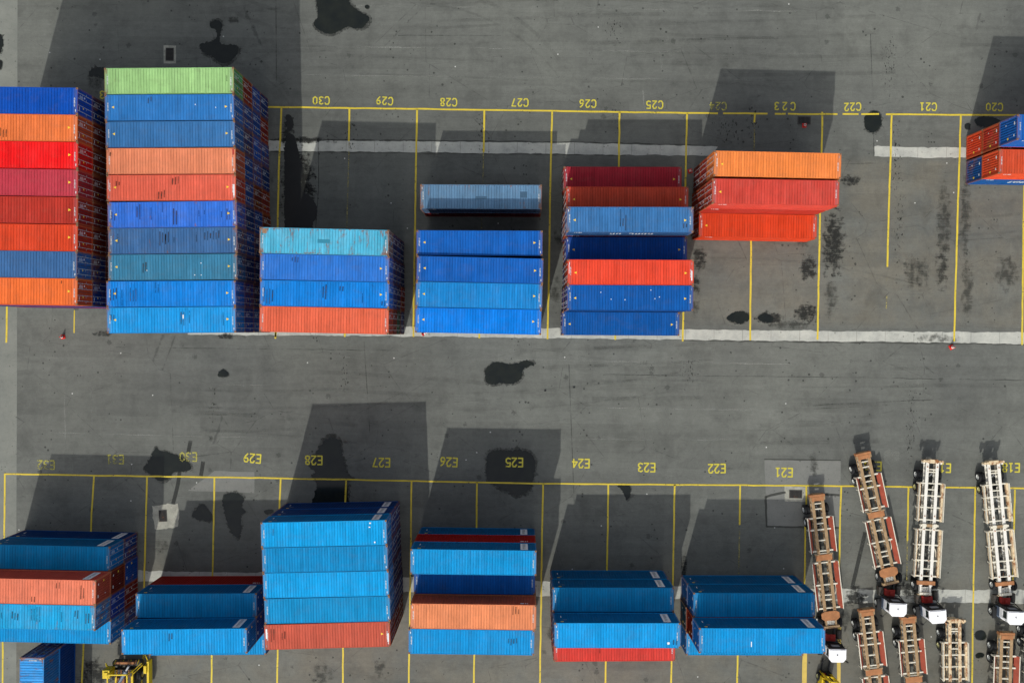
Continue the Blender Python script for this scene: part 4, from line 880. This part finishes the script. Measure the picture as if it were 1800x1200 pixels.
def build_container(hk, roofk, wallk):
    m = CM[hk]; root = bpy.data.objects.new('shipping_container', None); C.objects.link(root); root.empty_display_size = .3
    new('frame', m['frame'], root); new('roof', m[roofk], root)
    new('side_wall', m['wallp' + wallk], root); new('side_wall', m['wallm' + wallk], root); new('end_wall', m['end'], root)
    for dk, rods in (('doorp', ('rod1', 'rod2')), ('doorm', ('rod3', 'rod4'))):
        dd = new('door', m[dk], root)
        for r_ in rods: new('lock_rod', m[r_], dd)
    return root
def copy_tree(o, parent=None):
    c = o.copy(); C.objects.link(c)
    if parent is not None: c.parent = parent
    for ch in o.children:
        if not ch.name.startswith(('scrape_mark', 'repair_patch', 'primer_patch', 'rust_patch', 'white_patch')): copy_tree(ch, c)
    return c
protos = {}
def cool(c):   # marine blues lean to cyan
    return (c[0] * .5, c[1] * 1.05, c[2] * .95) if c[2] > 25 * c[0] and c[2] > c[1] else (c[0] * .95, c[1], c[2] * .98)
def side_colour(c, keep=False):   # unfaded wall paint plus wall shade put into its colour; keep for sunlit blocks
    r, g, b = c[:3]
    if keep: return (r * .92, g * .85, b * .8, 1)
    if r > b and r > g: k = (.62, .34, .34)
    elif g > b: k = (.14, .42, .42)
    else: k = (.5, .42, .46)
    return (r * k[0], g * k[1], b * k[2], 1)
def end_colour(c, keep):  # doors and end walls, their shade mixed into the paint colour
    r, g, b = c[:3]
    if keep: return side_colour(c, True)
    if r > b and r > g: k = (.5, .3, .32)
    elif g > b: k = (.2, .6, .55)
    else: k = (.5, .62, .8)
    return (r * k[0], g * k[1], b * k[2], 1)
def paint(o, rgba, rust, scuff, keep=False):
    sc_ = side_colour(rgba, keep)
    for ch in o.children:
        if ch.name.startswith(('door', 'end_wall')): ch.color = end_colour(rgba, keep)
        else: ch.color = rgba if ch.name.startswith('roof') else (tuple((a + b_ * 2) / 3 for a, b_ in zip(sc_, rgba)) if ch.name.startswith('frame') else sc_)
        ch['rust'] = rust; ch['scuff'] = scuff
def get(key):
    if key not in protos:
        protos[key] = build_container(*key); return protos[key]
    return copy_tree(protos[key])
ORD = ['first', 'second', 'third', 'fourth', 'fifth', 'sixth', 'seventh', 'eighth', 'ninth', 'tenth']
TIER = {1: ['only'], 2: ['bottom', 'top'], 3: ['bottom', 'middle', 'top'], 4: ['bottom', 'second', 'third', 'top'], 5: ['bottom', 'second', 'middle', 'fourth', 'top']}
for blk, desc, group, rows in D['blocks']:
    nr = len(rows)
    for ri, (x, y, yaw, dside, tiers, opt) in enumerate(rows):
        z = 0.0
        for ti, (hk, ck) in enumerate(tiers):
            top = ti == len(tiers) - 1; rgb, phrase = COL[ck]
            rk = opt.get('roof', 'roof') if top else rnd.choice(('roof', 'roof1')); wk = opt.get('walls', {}).get(ti, '')
            o = get((hk, rk, wk)); jx = 0 if top else rnd.uniform(-.03, .03)
            o.location = (x + jx, y, z + 0.02 * (ti == 0)); z += 2.591 if hk == 'S' else 2.896
            if ti == 0: z += 0.02
            o.rotation_euler = (0, 0, R(yaw + (180 if dside < 0 else 0)))
            kk = 1.0 if top else rnd.uniform(.85, 1.1)
            rust = opt.get('rust', .12) if top else rnd.uniform(.1, .5); sc = opt.get('scuff', .1) if top else .1
            paint(o, tuple(min(.86, c * kk) for c in cool(col(*rgb)[:3])) + (1,), rust, sc, blk in ('C23', 'C19'))
            if top and opt.get('marks'):
                inv = Matrix.Translation(o.location) @ Matrix.Rotation(o.rotation_euler.z, 4, 'Z'); inv.invert(); rc = next(c_ for c_ in o.children if c_.name.startswith('roof'))
                H_ = (2.591 if hk == 'S' else 2.896) - .004
                for nm, mt in (('scrape_mark', 'scrape'), ('repair_patch', 'repair'), ('primer_patch', 'redpatch'), ('rust_patch', 'rustpatch'), ('white_patch', 'mark')):
                    sel = [q_ for q_ in opt['marks'] if q_[4] == mt]
                    if not sel: continue
                    b = MB()
                    for (xa, xb, ya, yb, _m) in sel:
                        p1 = inv @ Vector((xa, ya, 0)); p2 = inv @ Vector((xb, yb, 0)); x0, x1 = sorted((p1.x, p2.x)); y0, y1 = sorted((max(-1.13, min(1.13, p1.y)), max(-1.13, min(1.13, p2.y)))); x0 = max(-5.95, x0); x1 = min(5.95, x1)
                        if mt == 'scrape':
                            k0 = math.floor(x0 / PER)
                            for k in range(k0, max(k0 + 1, math.ceil(x1 / PER))):
                                e0 = rnd.uniform(0, .28) * (y1 - y0); e1 = rnd.uniform(0, .28) * (y1 - y0); cx_ = (k + .5) * PER; w_ = rnd.uniform(.04, .075)
                                b.prism([(cx_ - w_, y0 + e0 + .05), (cx_ - w_ * .3, y0 + e0), (cx_ + w_ * .6, y0 + e0 + .03), (cx_ + w_, y1 - e1 - .06), (cx_ + w_ * .2, y1 - e1), (cx_ - w_ * .8, y1 - e1 - .04)], H_ - .0135, H_ - .0115)
                        else: b.box(x0, x1, y0, y1, H_ - .0135, H_ - .0105)
                    po = new(nm, b.mesh(nm, [mt]), rc); po.color = rc.color
            tn = TIER[len(tiers)][ti]
            where = 'single-tier' if tn == 'only' else tn + ' tier'
            rw = '' if nr == 1 else (' in the ' + (ORD[ri] if ri < nr - 1 else 'last') + ' row')
            tag(o, phrase + ' container, ' + where + rw + ', ' + desc, 'container', group)

# 40 ft boxes standing across the others at the picture's lower edge
for ti, (hk, ck) in enumerate((('H', 'navyblue'), ('H', 'skyrib'))):
    o = get((hk, 'roof', '')); o.location = (D['cross'][0], D['cross'][1], 0.02 + ti * 2.896); o.rotation_euler = (0, 0, R(90))
    paint(o, col(*COL[ck][0]), .75 if ti else .4, .9)
    tag(o, ['navy blue container lying crosswise, under a rust-edged sky blue one, below mark E32', 'sky blue container with rusty end, crosswise on a navy one, below mark E32'][ti], 'container', 'containers standing crosswise')

# ---------------------------------------------------------------- terminal trailers and tractors
def wheel(o, x, y, r, wd, side, rim='rim', name='wheel'):
    b = MB(); h = wd / 2; b.lathe([(-h, r * .55), (-h, r * .86), (-h * .8, r * .98), (h * -.6, r), (h * .6, r), (h * .8, r * .98), (h, r * .86), (h, r * .55)], (0, 0, 0), 24)
    for k in range(24):
        t = 2 * math.pi * k / 24; c, s_ = math.cos(t), math.sin(t)
        b.beam((-h * .7, r * 1.0 * c, r * 1.0 * s_), (h * .7, r * 1.0 * c, r * 1.0 * s_), .035, .03)
    wo = new(name, None or b.mesh('tyre', ['rub']), o); wo.location = (x, y, r)
    m = MB(); e = side * h
    m.lathe([(e * .98, r * .56), (e * .9, r * .5), (e * .35, r * .42), (e * .35, r * .2), (e * .95, r * .16), (e * .95, 0.001)], (0, 0, 0), 20)
    m.lathe([(-e * .9, r * .56), (-e * .5, r * .3), (-e * .5, 0.001)], (0, 0, 0), 12)
    for k in range(8):
        t = 2 * math.pi * k / 8; m.box(min(e * .3, e * .48), max(e * .3, e * .48), r * .33 * math.cos(t) - .02, r * .33 * math.cos(t) + .02, r * .33 * math.sin(t) - .02, r * .33 * math.sin(t) + .02)
    new('rim', m.mesh('rim', [rim]), wo); return wo
def duals(root, y, r=.5, lat=.98, rims=('rim', 'rim')):
    for s_, rm in ((1, rims[0]), (-1, rims[1])):
        wheel(root, s_ * (lat + .17), y, r, .29, s_, rm); wheel(root, s_ * (lat - .15), y, r, .29, s_, rm)
    b = MB(); b.tube((-1.05, y, r), (1.05, y, r), .07, 8); b.box(-.14, .14, y - .14, y + .14, r - .13, r + .13); b.box(-.6, -.44, y - .5, y + .5, .62, .72); b.box(.44, .6, y - .5, y + .5, .62, .72)
    new('axle', b.mesh('axle', ['black']), root)
def make_trailer(kind):
    root = bpy.data.objects.new('container_trailer', None); C.objects.link(root)
    A = kind == 'A'; fl, wb, gd, cr = ('tan', 'web', 'redrust', 'wclean') if A else (('wrail', 'wrail', 'wrust', 'wclean') if kind == 'B' else ('wrust', 'web', 'wrust', 'wclean'))
    RX, ZT = .52, 1.42
    for s_ in (-1, 1):
        b = MB(); b.box(s_ * RX - .16, s_ * RX + .16, .25, 13.3, ZT - .05, ZT); b.box(s_ * RX - .15, s_ * RX + .15, .3, 11.9, .86, .90)
        b.box(s_ * RX - .025, s_ * RX + .025, .3, 13.3, .90, ZT - .05, 1)
        for k in range(24): y = .5 + k * .53; b.box(s_ * RX - .13, s_ * RX + .13, y, y + .025, .91, ZT - .055, 1)
        new('rail', b.mesh('rail', [fl, wb]), root)
    def cross(y, x0, x1, wd, mat, z0=1.16, z1=1.38, name='crossbar'):
        b = MB(); b.box(x0, x1, y - wd / 2, y + wd / 2, z0, z1); new(name, b.mesh(name, [mat]), root)
    inner = lambda y, mt=cr: cross(y, -RX + .16, RX - .16, .11, mt)
    # rear bolster
    b = MB()
    if A:
        b.box(-.8, .8, .0, .26, .95, 1.5); b.box(-.62, .62, .26, .66, 1.40, 1.52); b.box(-.45, .45, -.07, 0, 1.0, 1.42, 1); b.box(-.8, -.55, .28, .6, 1.1, 1.46, 1); b.box(.55, .8, .28, .6, 1.1, 1.46, 1)
    else:
        b.box(-1.0, 1.0, .0, .22, 1.15, 1.5); b.box(-.5, .5, -.1, .3, 1.2, 1.56)
        for s_ in (-1, 1): b.tube((s_ * .95, .1, 1.15), (s_ * .95, .1, 1.6), .14, 10); b.box(s_ * .9 - .09, s_ * .9 + .09, .22, .4, 1.0, 1.45, 1)
        b.box(-.4, .4, .0, .12, .55, 1.15)
    new('rear_bolster', b.mesh('rear_bolster', ['plate' if A else 'wrust', fl]), root)
    inner(.98); inner(1.55 if A else 1.25, cr)
    def basket(y0, y1, hw, bars, inn):
        for s_ in (-1, 1):
            b = MB(); xo = s_ * hw
            if A:
                a = [(s_ * (hw - .34), y0 - .05, 1.22), (s_ * (hw - .34), y1 + .05, 1.22), (s_ * (hw - .30), y1 + .05, 1.18), (s_ * (hw - .30), y0 - .05, 1.18)]
                c = [(s_ * (hw + .02), y0 - .05, 1.62), (s_ * (hw + .02), y1 + .05, 1.62), (s_ * (hw + .07), y1 + .05, 1.60), (s_ * (hw + .07), y0 - .05, 1.60)]
                b.hexa(a, c); b.box(min(xo + s_ * .02, xo + s_ * .10), max(xo + s_ * .02, xo + s_ * .10), y0 - .1, y1 + .1, 1.56, 1.64, 1)
                n = 6
                for k in range(n + 1):
                    yy = y0 + (y1 - y0) * k / n; b.beam((s_ * (hw - .05), yy, 1.1), (s_ * (hw + .08), yy, 1.56), .04, .05, 1)
            else:
                b.box(min(xo, xo - s_ * .22), max(xo, xo - s_ * .22), y0 - .05, y1 + .05, 1.16, 1.42)
                b.box(min(xo + s_ * .05, xo - s_ * .01), max(xo + s_ * .05, xo - s_ * .01), y0 - .05, y1 + .05, 1.40, 1.66, 1)
            new('side_guide', b.mesh('side_guide', [gd, cr]), root)
        for y in bars:
            cross(y, -hw, -RX - .16, .15, cr); cross(y, RX + .16, hw, .15, cr); inner(y)
            for s_ in (-1, 1):
                b = MB(); b.tube((s_ * (hw + .02), y, 1.0), (s_ * (hw + .02), y, 1.5), .08, 8); new('guide_socket', b.mesh('guide_socket', [cr]), root)
        for y in inn: inner(y)
    if A:
        basket(2.5, 6.05, 1.28, (2.5, 3.75, 6.0), (3.1, 4.9)); basket(7.25, 12.15, 1.32, (7.25, 9.6, 12.1), (8.4, 10.7, 11.2))
    else:
        basket(2.45, 6.4, 1.30, (2.45, 3.75, 5.0, 6.3), (3.1,)); basket(7.35, 12.3, 1.32, (7.35, 8.95, 10.6, 12.25), (11.5,))
    # mid bolster
    b = MB()
    if A: b.box(-.86, .86, 6.38, 7.0, 1.36, 1.46); b.box(-.95, -.55, 6.3, 6.42, 1.2, 1.5, 1); b.box(.55, .95, 6.3, 6.42, 1.2, 1.5, 1); b.box(-.95, .95, 6.25, 6.33, 1.1, 1.38, 2)
    else: b.box(-.95, .95, 6.78, 7.0, 1.2, 1.5, 2); b.box(-.75, -.4, 6.7, 7.08, 1.4, 1.55, 2); b.box(.4, .75, 6.7, 7.08, 1.4, 1.55, 2); b.box(-.3, .3, 6.74, 7.04, 1.4, 1.52, 1)
    new('mid_bolster', b.mesh('mid_bolster', ['plate', 'tan', cr]), root)
    # front plate, neck, front bolster
    b = MB(); 
    if A: b.prism([(-.95, 12.62), (-.62, 12.42), (.62, 12.42), (.95, 12.62), (.95, 13.15), (.62, 13.4), (-.62, 13.4), (-.95, 13.15)], 1.36, 1.48)
    else: b.box(-.95, .95, 12.75, 13.15, 1.3, 1.5)
    new('front_plate', b.mesh('front_plate', ['plate']), root)
    b = MB(); b.box(-.6, -.42, 13.3, 14.0, 1.15, 1.4); b.box(.42, .6, 13.3, 14.0, 1.15, 1.4)
    for k in range(4): b.beam((-.42, 13.42 + k * .14, 1.3), (.42, 13.5 + k * .12, 1.3), .05, .06, 1)
    for k in range(3): b.beam((-.3 + k * .3, 13.4, 1.26), (-.2 + k * .25, 13.98, 1.26), .05, .05, 1)
    b.tube((0, 13.6, .98), (0, 13.6, 1.2), .05, 8)
    new('neck', b.mesh('neck', [fl, 'web']), root)
    b = MB(); b.box(-.62 if not A else -.85, .62 if not A else .85, 13.98, 14.22, 1.1, 1.46, 0); b.box(-.7, .7, 14.22, 14.3, 1.0, 1.3, 1)
    new('front_bolster', b.mesh('front_bolster', ['tan' if A else 'wclean', 'red' if A else 'wrust']), root)
    duals(root, 1.7, rims=('rim', 'rimy')); duals(root, 3.05, rims=('rim' if A else 'rimy', 'rim'))
    for s_ in (-1, 1):
        b = MB(); b.box(s_ * .72 - .08, s_ * .72 + .08, 9.95, 10.12, .45, 1.2); b.box(s_ * .72 - .17, s_ * .72 + .17, 9.85, 10.2, .3, .45)
        P = [(s_ * (.75 + .28 * math.sin(t)), 10.05 + .75 * math.cos(t), 1.08) for t in [math.pi * k / 8 for k in range(9)]]
        for k in range(8): b.beam(P[k], P[k + 1], .09, .09)
        new('landing_leg', b.mesh('landing_leg', [cr]), root)
    b = MB()
    for k, (px, py) in enumerate(((-.2, 2.7), (.15, 3.3), (-.1, 10.5), (.2, 10.9))): b.tube((px - .25, py, .85), (px + .3, py + .15, .85), .11, 8)
    b.beam((-.1, 1.0, .7), (.1, 12.0, .75), .06, .05); b.beam((.2, 1.2, .72), (-.1, 12.3, .78), .04, .04)
    new('brake_gear', b.mesh('brake_gear', ['black']), root)
    b = MB(); rq = random.Random(4 if A else 9)
    for k in range(26):
        yy = rq.uniform(.9, 12.0); xx = rq.uniform(-.42, .42); b.tube((xx, yy, .8), (xx + rq.uniform(-.3, .3), yy + rq.uniform(-.5, .5), .95), rq.uniform(.02, .06), 5, k % 3)
    for yy in (.7, 5.9, 7.3, 12.2):
        for xx in (-.52, .52): b.tube((xx, yy, 1.42), (xx, yy, 1.5), .06, 8, 2)
    for yy in (2.1, 7.0, 9.2): b.box(-1.1, -.75, yy, yy + .35, .7, 1.0, 0)
    new('fittings', b.mesh('fittings', ['grease', 'rod', 'plate']), root)
    return root
def make_tractor():
    root = bpy.data.objects.new('yard_tractor', None); C.objects.link(root)
    b = MB(); b.box(-.5, -.36, -.9, 3.3, .62, .88); b.box(.36, .5, -.9, 3.3, .62, .88); b.box(-.5, .5, -.95, -.8, .55, .9); b.box(-1.15, 1.15, 3.15, 3.35, .4, .75)
    b.box(-.35, .35, 1.9, 3.1, .5, 1.0); new('chassis_frame', b.mesh('chassis_frame', ['black']), root)
    b = MB(); b.prism([(-.45, -.45), (-.3, -.55), (.3, -.55), (.45, -.45), (.45, .45), (-.45, .45)], .9, 1.0); new('fifth_wheel', b.mesh('fifth_wheel', ['grease']), root)
    b = MB(); b.box(-.48, .42, 1.18, 1.85, .98, 1.12); b.box(.47, .66, 1.05, 1.75, 1.0, 1.25); b.box(-.48, .42, 1.85, 1.9, 1.1, 1.2); b.box(-.2, .1, 1.3, 1.7, 1.12, 1.2)
    new('deck', b.mesh('deck', ['red']), root)
    duals(root, 0, .52, .93)
    for s_ in (-1, 1): wheel(root, s_ * 1.08, 2.8, .5, .3, s_)
    # cab: slate lower body, white upper with windows, roof
    hw = .86; y0, y1 = 2.05, 3.35
    def out_(g, yb=0): return [(-hw - g, y0 - yb), (hw + g, y0 - yb), (hw + g, y1 - .32), (hw + g - .3, y1 + g), (-hw - g + .3, y1 + g), (-hw - g, y1 - .32)]
    b = MB(); b.prism(out_(0), .75, 1.45); new('lower_body', b.mesh('lower_body', ['slate']), root)
    b = MB(); b.prism(out_(-.02), 1.45, 2.0); 
    for x, y in ((-hw + .06, y0 + .06), (hw - .06, y0 + .06), (hw - .06, y1 - .38), (-hw + .06, y1 - .38), (hw - .34, y1 - .07), (-hw + .34, y1 - .07)): b.box(x - .05, x + .05, y - .05, y + .05, 2.0, 2.78)
    cabo = new('cab', b.mesh('cab', ['cab']), root)
    g = MB(); g.prism(out_(-.06), 2.0, 2.78); new('window', g.mesh('window', ['glass']), cabo)
    b = MB(); b.prism(out_(.03, .03), 2.78, 2.92); b.prism([(x * .94, 2.7 + (y - 2.7) * .92) for x, y in out_(.0)], 2.92, 2.97); b.tube((.05, 2.6, 2.97), (.05, 2.6, 3.05), .05, 8, 1); b.box(-.75, -.3, y0 + .02, y0 + .1, 2.97, 3.03)
    new('cab_roof', b.mesh('cab_roof', ['cab', 'black']), root)
    b = MB(); b.box(-hw, hw, y0 - .09, y0 - .03, 1.2, 2.72); b.box(-.45, .35, y0 - .12, y0 - .09, 1.9, 2.4, 1)  # pale rear window panel, its reflected light painted in grey
    for x in (-.8, .8): b.beam((x, 1.6, 1.1), (x, y0 - .05, 2.6), .06, .06)
    b.beam((-.8, 1.75, 1.5), (.8, 1.75, 1.5), .05, .05); b.tube((.95, 1.75, .9), (.95, 1.75, 2.6), .07, 8)
    new('rear_guard', b.mesh('rear_guard', ['black', 'markgrey']), root)
    for s_ in (-1, 1):
        b = MB(); b.tube((s_ * .8, 3.2, 2.3), (s_ * 1.3, 3.62, 2.3), .022, 5); b.box(s_ * 1.3 - .1, s_ * 1.3 + .1, 3.6, 3.65, 1.95, 2.4); b.tube((s_ * .85, 2.1, 2.7), (s_ * 1.15, 1.9, 2.7), .02, 5)
        new('mirror', b.mesh('mirror', ['black']), root)
    b = MB(); b.tube((-1.0, .85, .62), (-1.0, 1.75, .62), .27, 12); b.box(.7, 1.15, 1.0, 1.9, .45, .95); new('fuel_tank', b.mesh('fuel_tank', ['grease']), root)
    b = MB(); b.box(-1.3, -.87, 2.2, 3.4, .95, 1.05); b.box(.87, 1.3, 2.2, 3.4, .95, 1.05); new('mudguard', b.mesh('mudguard', ['black']), root)
    return root
protoT = {}
for i, (kind, x, y, rot, lab) in enumerate(D['trailers']):
    if kind in protoT: o = copy_tree(protoT[kind])
    else: o = protoT[kind] = make_trailer(kind)
    o.location = (x, y, 0); o.rotation_euler = (0, 0, R(rot)); tag(o, lab, 'trailer', 'container trailers parked by mark E20')
tr = None
for i, (x, y, rot, lab) in enumerate(D['tractors']):
    o = tr = make_tractor() if tr is None else copy_tree(tr)
    o.location = (x, y, 0); o.rotation_euler = (0, 0, R(rot)); tag(o, lab, 'tractor', 'white yard tractors coupled to the trailers')

# ---------------------------------------------------------------- yellow handling machines at the lower edge
def make_lift(big):
    root = bpy.data.objects.new('forklift', None); C.objects.link(root)
    b = MB(); b.box(-.62, .62, -2.5, .0, .45, 1.25); b.prism([(-.6, -2.9), (.6, -2.9), (.66, -2.4), (-.66, -2.4)], .4, 1.4); b.box(-.4, .4, -1.0, -.2, 1.25, 1.5, 1)
    new('body', b.mesh('body', ['mach', 'black']), root)
    b = MB()
    for x in (-.55, .55):
        b.beam((x, -.1, 1.2), (x, -.35, 2.35), .07, .07); b.beam((x, -1.9, 1.3), (x, -1.7, 2.35), .07, .07); b.beam((x, -1.7, 2.38), (x, -.35, 2.38), .09, .07)
    b.beam((-.6, -.35, 2.38), (.6, -.35, 2.38), .09, .07); b.beam((-.6, -1.7, 2.38), (.6, -1.7, 2.38), .09, .07)
    for k in range(4): b.beam((-.55, -.6 - k * .3, 2.4), (.55, -.6 - k * .3, 2.4), .04, .04)
    new('overhead_guard', b.mesh('overhead_guard', ['mach']), root)
    b = MB(); b.box(-.25, .25, -1.3, -.8, 1.3, 1.42); b.box(-.25, .25, -1.45, -1.3, 1.4, 1.9); new('seat', b.mesh('seat', ['slate']), root)
    b = MB()
    for x in (-.42, .42): b.box(x - .07, x + .07, .12, .28, .1, 2.6)
    b.box(-.42, .42, .12, .26, 2.45, 2.6); b.box(-.42, .42, .12, .26, 1.3, 1.42); b.tube((0, .2, .3), (0, .2, 2.3), .06, 8, 1); new('mast', b.mesh('mast', ['mach', 'black']), root)
    b = MB()
    for x in (-.35, .35): b.box(x - .06, x + .06, .33, 1.45, .1, .15); b.box(x - .06, x + .06, .3, .36, .1, .7)
    b.box(-.55, .55, .28, .33, .3, .4); b.box(-.55, .55, .28, .33, .6, .7)
    new('fork', b.mesh('fork', ['black']), root)
    for s_ in (-1, 1): wheel(root, s_ * .6, -.25, .38, .28, s_, 'rimy'); wheel(root, s_ * .6, -2.1, .3, .25, s_, 'rimy')
    return root
def make_handler():
    root = bpy.data.objects.new('container_handler', None); C.objects.link(root)
    b = MB(); b.box(-1.1, 1.1, -4.5, -2.6, .9, 1.7); b.box(-.9, .9, -2.6, -.4, .8, 1.45, 1); b.box(-.95, -.75, -2.6, -.4, 1.45, 1.6); b.box(.75, .95, -2.6, -.4, 1.45, 1.6); b.box(-.6, .1, -2.4, -1.2, 1.45, 1.75, 2); b.prism([(-1.0, -5.4), (1.0, -5.4), (1.1, -4.5), (-1.1, -4.5)], .7, 2.0); b.box(-.7, .7, -4.2, -2.9, 1.7, 2.1, 1)
    for k in range(9): b.tube((-.9 + .22 * k, -1.2 + .1 * (k % 3), 1.7), (-.8 + .2 * k, -.3, 1.75), .05, 6, 1 + k % 2)
    new('body', b.mesh('body', ['mach', 'grease', 'plate']), root)
    b = MB()
    for x in (-1.02, 1.02): b.beam((x, -.35, 1.7), (x, -.3, 3.0), .1, .1); b.beam((x, -2.6, 1.7), (x, -2.5, 3.0), .1, .1); b.beam((x, -2.5, 3.0), (x, -.3, 3.0), .12, .1)
    b.beam((-1.02, -.3, 3.0), (1.02, -.3, 3.0), .12, .1); b.beam((-1.02, -2.5, 3.0), (1.02, -2.5, 3.0), .12, .1)
    new('guard_frame', b.mesh('guard_frame', ['mach']), root)
    b = MB(); b.box(-1.85, -1.12, -.95, -.1, 1.2, 2.4); b.box(-1.7, -1.3, -.8, -.3, 2.399, 2.5)
    new('side_box', b.mesh('side_box', ['mach']), root)
    b = MB(); b.tube((-.5, -1.9, 2.0), (.55, -.2, 2.3), .19, 12); b.tube((.55, -.2, 2.3), (.9, .35, 2.35), .1, 10, 1)
    new('lift_cylinder', b.mesh('lift_cylinder', ['slate', 'rod']), root)
    for s_ in (-1, 1):
        b = MB(); b.beam((s_ * 1.1, -.4, 2.2), (s_ * 1.9, .35, 1.6), .09, .09); b.beam((s_ * 1.1, -.7, 1.9), (s_ * 1.95, .1, 1.5), .07, .07)
        new('stay', b.mesh('stay', ['mach']), root)
    b = MB(); b.box(-1.4, 1.6, -.1, .35, .5, 1.2, 1); b.box(-1.0, 1.0, .2, .4, 1.2, 1.5, 2)
    for k in range(10): b.tube((-1.2 + k * .28, .1, 1.3), (-1.05 + k * .27, .5, 1.1), .045, 6, (0, 1, 2)[k % 3])
    new('carriage', b.mesh('carriage', ['mach', 'grease', 'plate']), root)
    b = MB(); b.box(2.2, 2.42, -2.4, .3, .3, 1.1); b.box(1.95, 2.22, -.9, -.1, .4, 1.3); b.beam((1.3, -1.0, .8), (2.3, -1.0, .8), .2, .2, 1); b.beam((2.25, .3, .9), (1.9, .9, .8), .08, .08)
    new('outrigger', b.mesh('outrigger', ['mach', 'grease']), root)
    for s_ in (-1, 1): wheel(root, s_ * 1.35, -1.2, .62, .42, s_, 'rimy'); wheel(root, s_ * 1.25, -4.3, .5, .36, s_, 'rimy')
    return root
x, y, rot, sc, lab = D['lifts'][0]
o = make_handler(); o.location = (x, y, 0); o.rotation_euler = (0, 0, R(rot)); tag(o, lab, 'container handler')
x, y, rot, sc, lab = D['lifts'][1]
o = make_lift(0); o.location = (x, y, 0); o.rotation_euler = (0, 0, R(rot)); o.scale = (sc, sc, sc); tag(o, lab, 'forklift')

# ---------------------------------------------------------------- cones, grates, debris
cm = MB(); cm.lathe([(.04, .2), (.72, .045), (.75, .03), (.75, .001)], (0, 0, 0), 16, 0, 'z')
cone_me = cm.mesh('cone_body', ['conered']); bm_ = MB(); bm_.box(-.24, .24, -.24, .24, 0, .04); base_me = bm_.mesh('cone_base', ['conered'])
cb = MB(); cb.lathe([(.28, .152), (.45, .112)], (0, 0, 0), 16, 0, 'z'); cb.lathe([(.55, .089), (.66, .063)], (0, 0, 0), 16, 0, 'z'); band_me = cb.mesh('cone_band', ['conewhite'])
for (x, y, sc, tilt, rot, lab) in D['cones']:
    r_ = bpy.data.objects.new('traffic_cone', None); C.objects.link(r_); new('cone', cone_me, r_); new('base', base_me, r_); new('band', band_me, r_)
    r_.location = (x, y, .022 if tilt == 0 else .2 * sc + .03); r_.rotation_euler = (R(tilt), 0, R(rot)); r_.scale = (sc, sc, sc); tag(r_, lab, 'cone', 'red traffic cones')
for (x, y, wx, wy, rot, lab) in D['grates']:
    r_ = bpy.data.objects.new('drain_grate', None); C.objects.link(r_); r_.location = (x, y, 0.022); r_.rotation_euler = (0, 0, R(rot)); tag(r_, lab, 'drain')
    b = MB(); b.box(-wx, wx, -wy, wy, 0, .006); new('pit', b.mesh('pit', ['pit']), r_)
    b = MB(); t = .07
    b.box(-wx - t, wx + t, wy, wy + t, 0, .03); b.box(-wx - t, wx + t, -wy - t, -wy, 0, .03); b.box(-wx - t, -wx, -wy, wy, 0, .03); b.box(wx, wx + t, -wy, wy, 0, .03)
    new('rim_frame', b.mesh('rim_frame', ['grate']), r_)
    b = MB(); n = 9
    for k in range(n):
        if wx > wy: xx = -wx + (k + .5) * 2 * wx / n; b.box(xx - .028, xx + .028, -wy, wy, .008, .026)
        else: yy = -wy + (k + .5) * 2 * wy / n; b.box(-wx, wx, yy - .028, yy + .028, .008, .026)
    new('bars', b.mesh('bars', ['grate']), r_)
for i, (x, y) in enumerate(D['debris']):
    b = MB(); rr = random.Random(i); a0 = rr.random() * 6
    b.prism([(.2 * rr.uniform(.5, 1) * math.cos(a0 + k * 1.256), .13 * rr.uniform(.6, 1) * math.sin(a0 + k * 1.256)) for k in range(5)], .02, .07)
    o = new('rubber_scrap', b.mesh('rubber_scrap', ['rub'])); o.location = (x, y, 0); tag(o, D['debl'][i], 'debris')
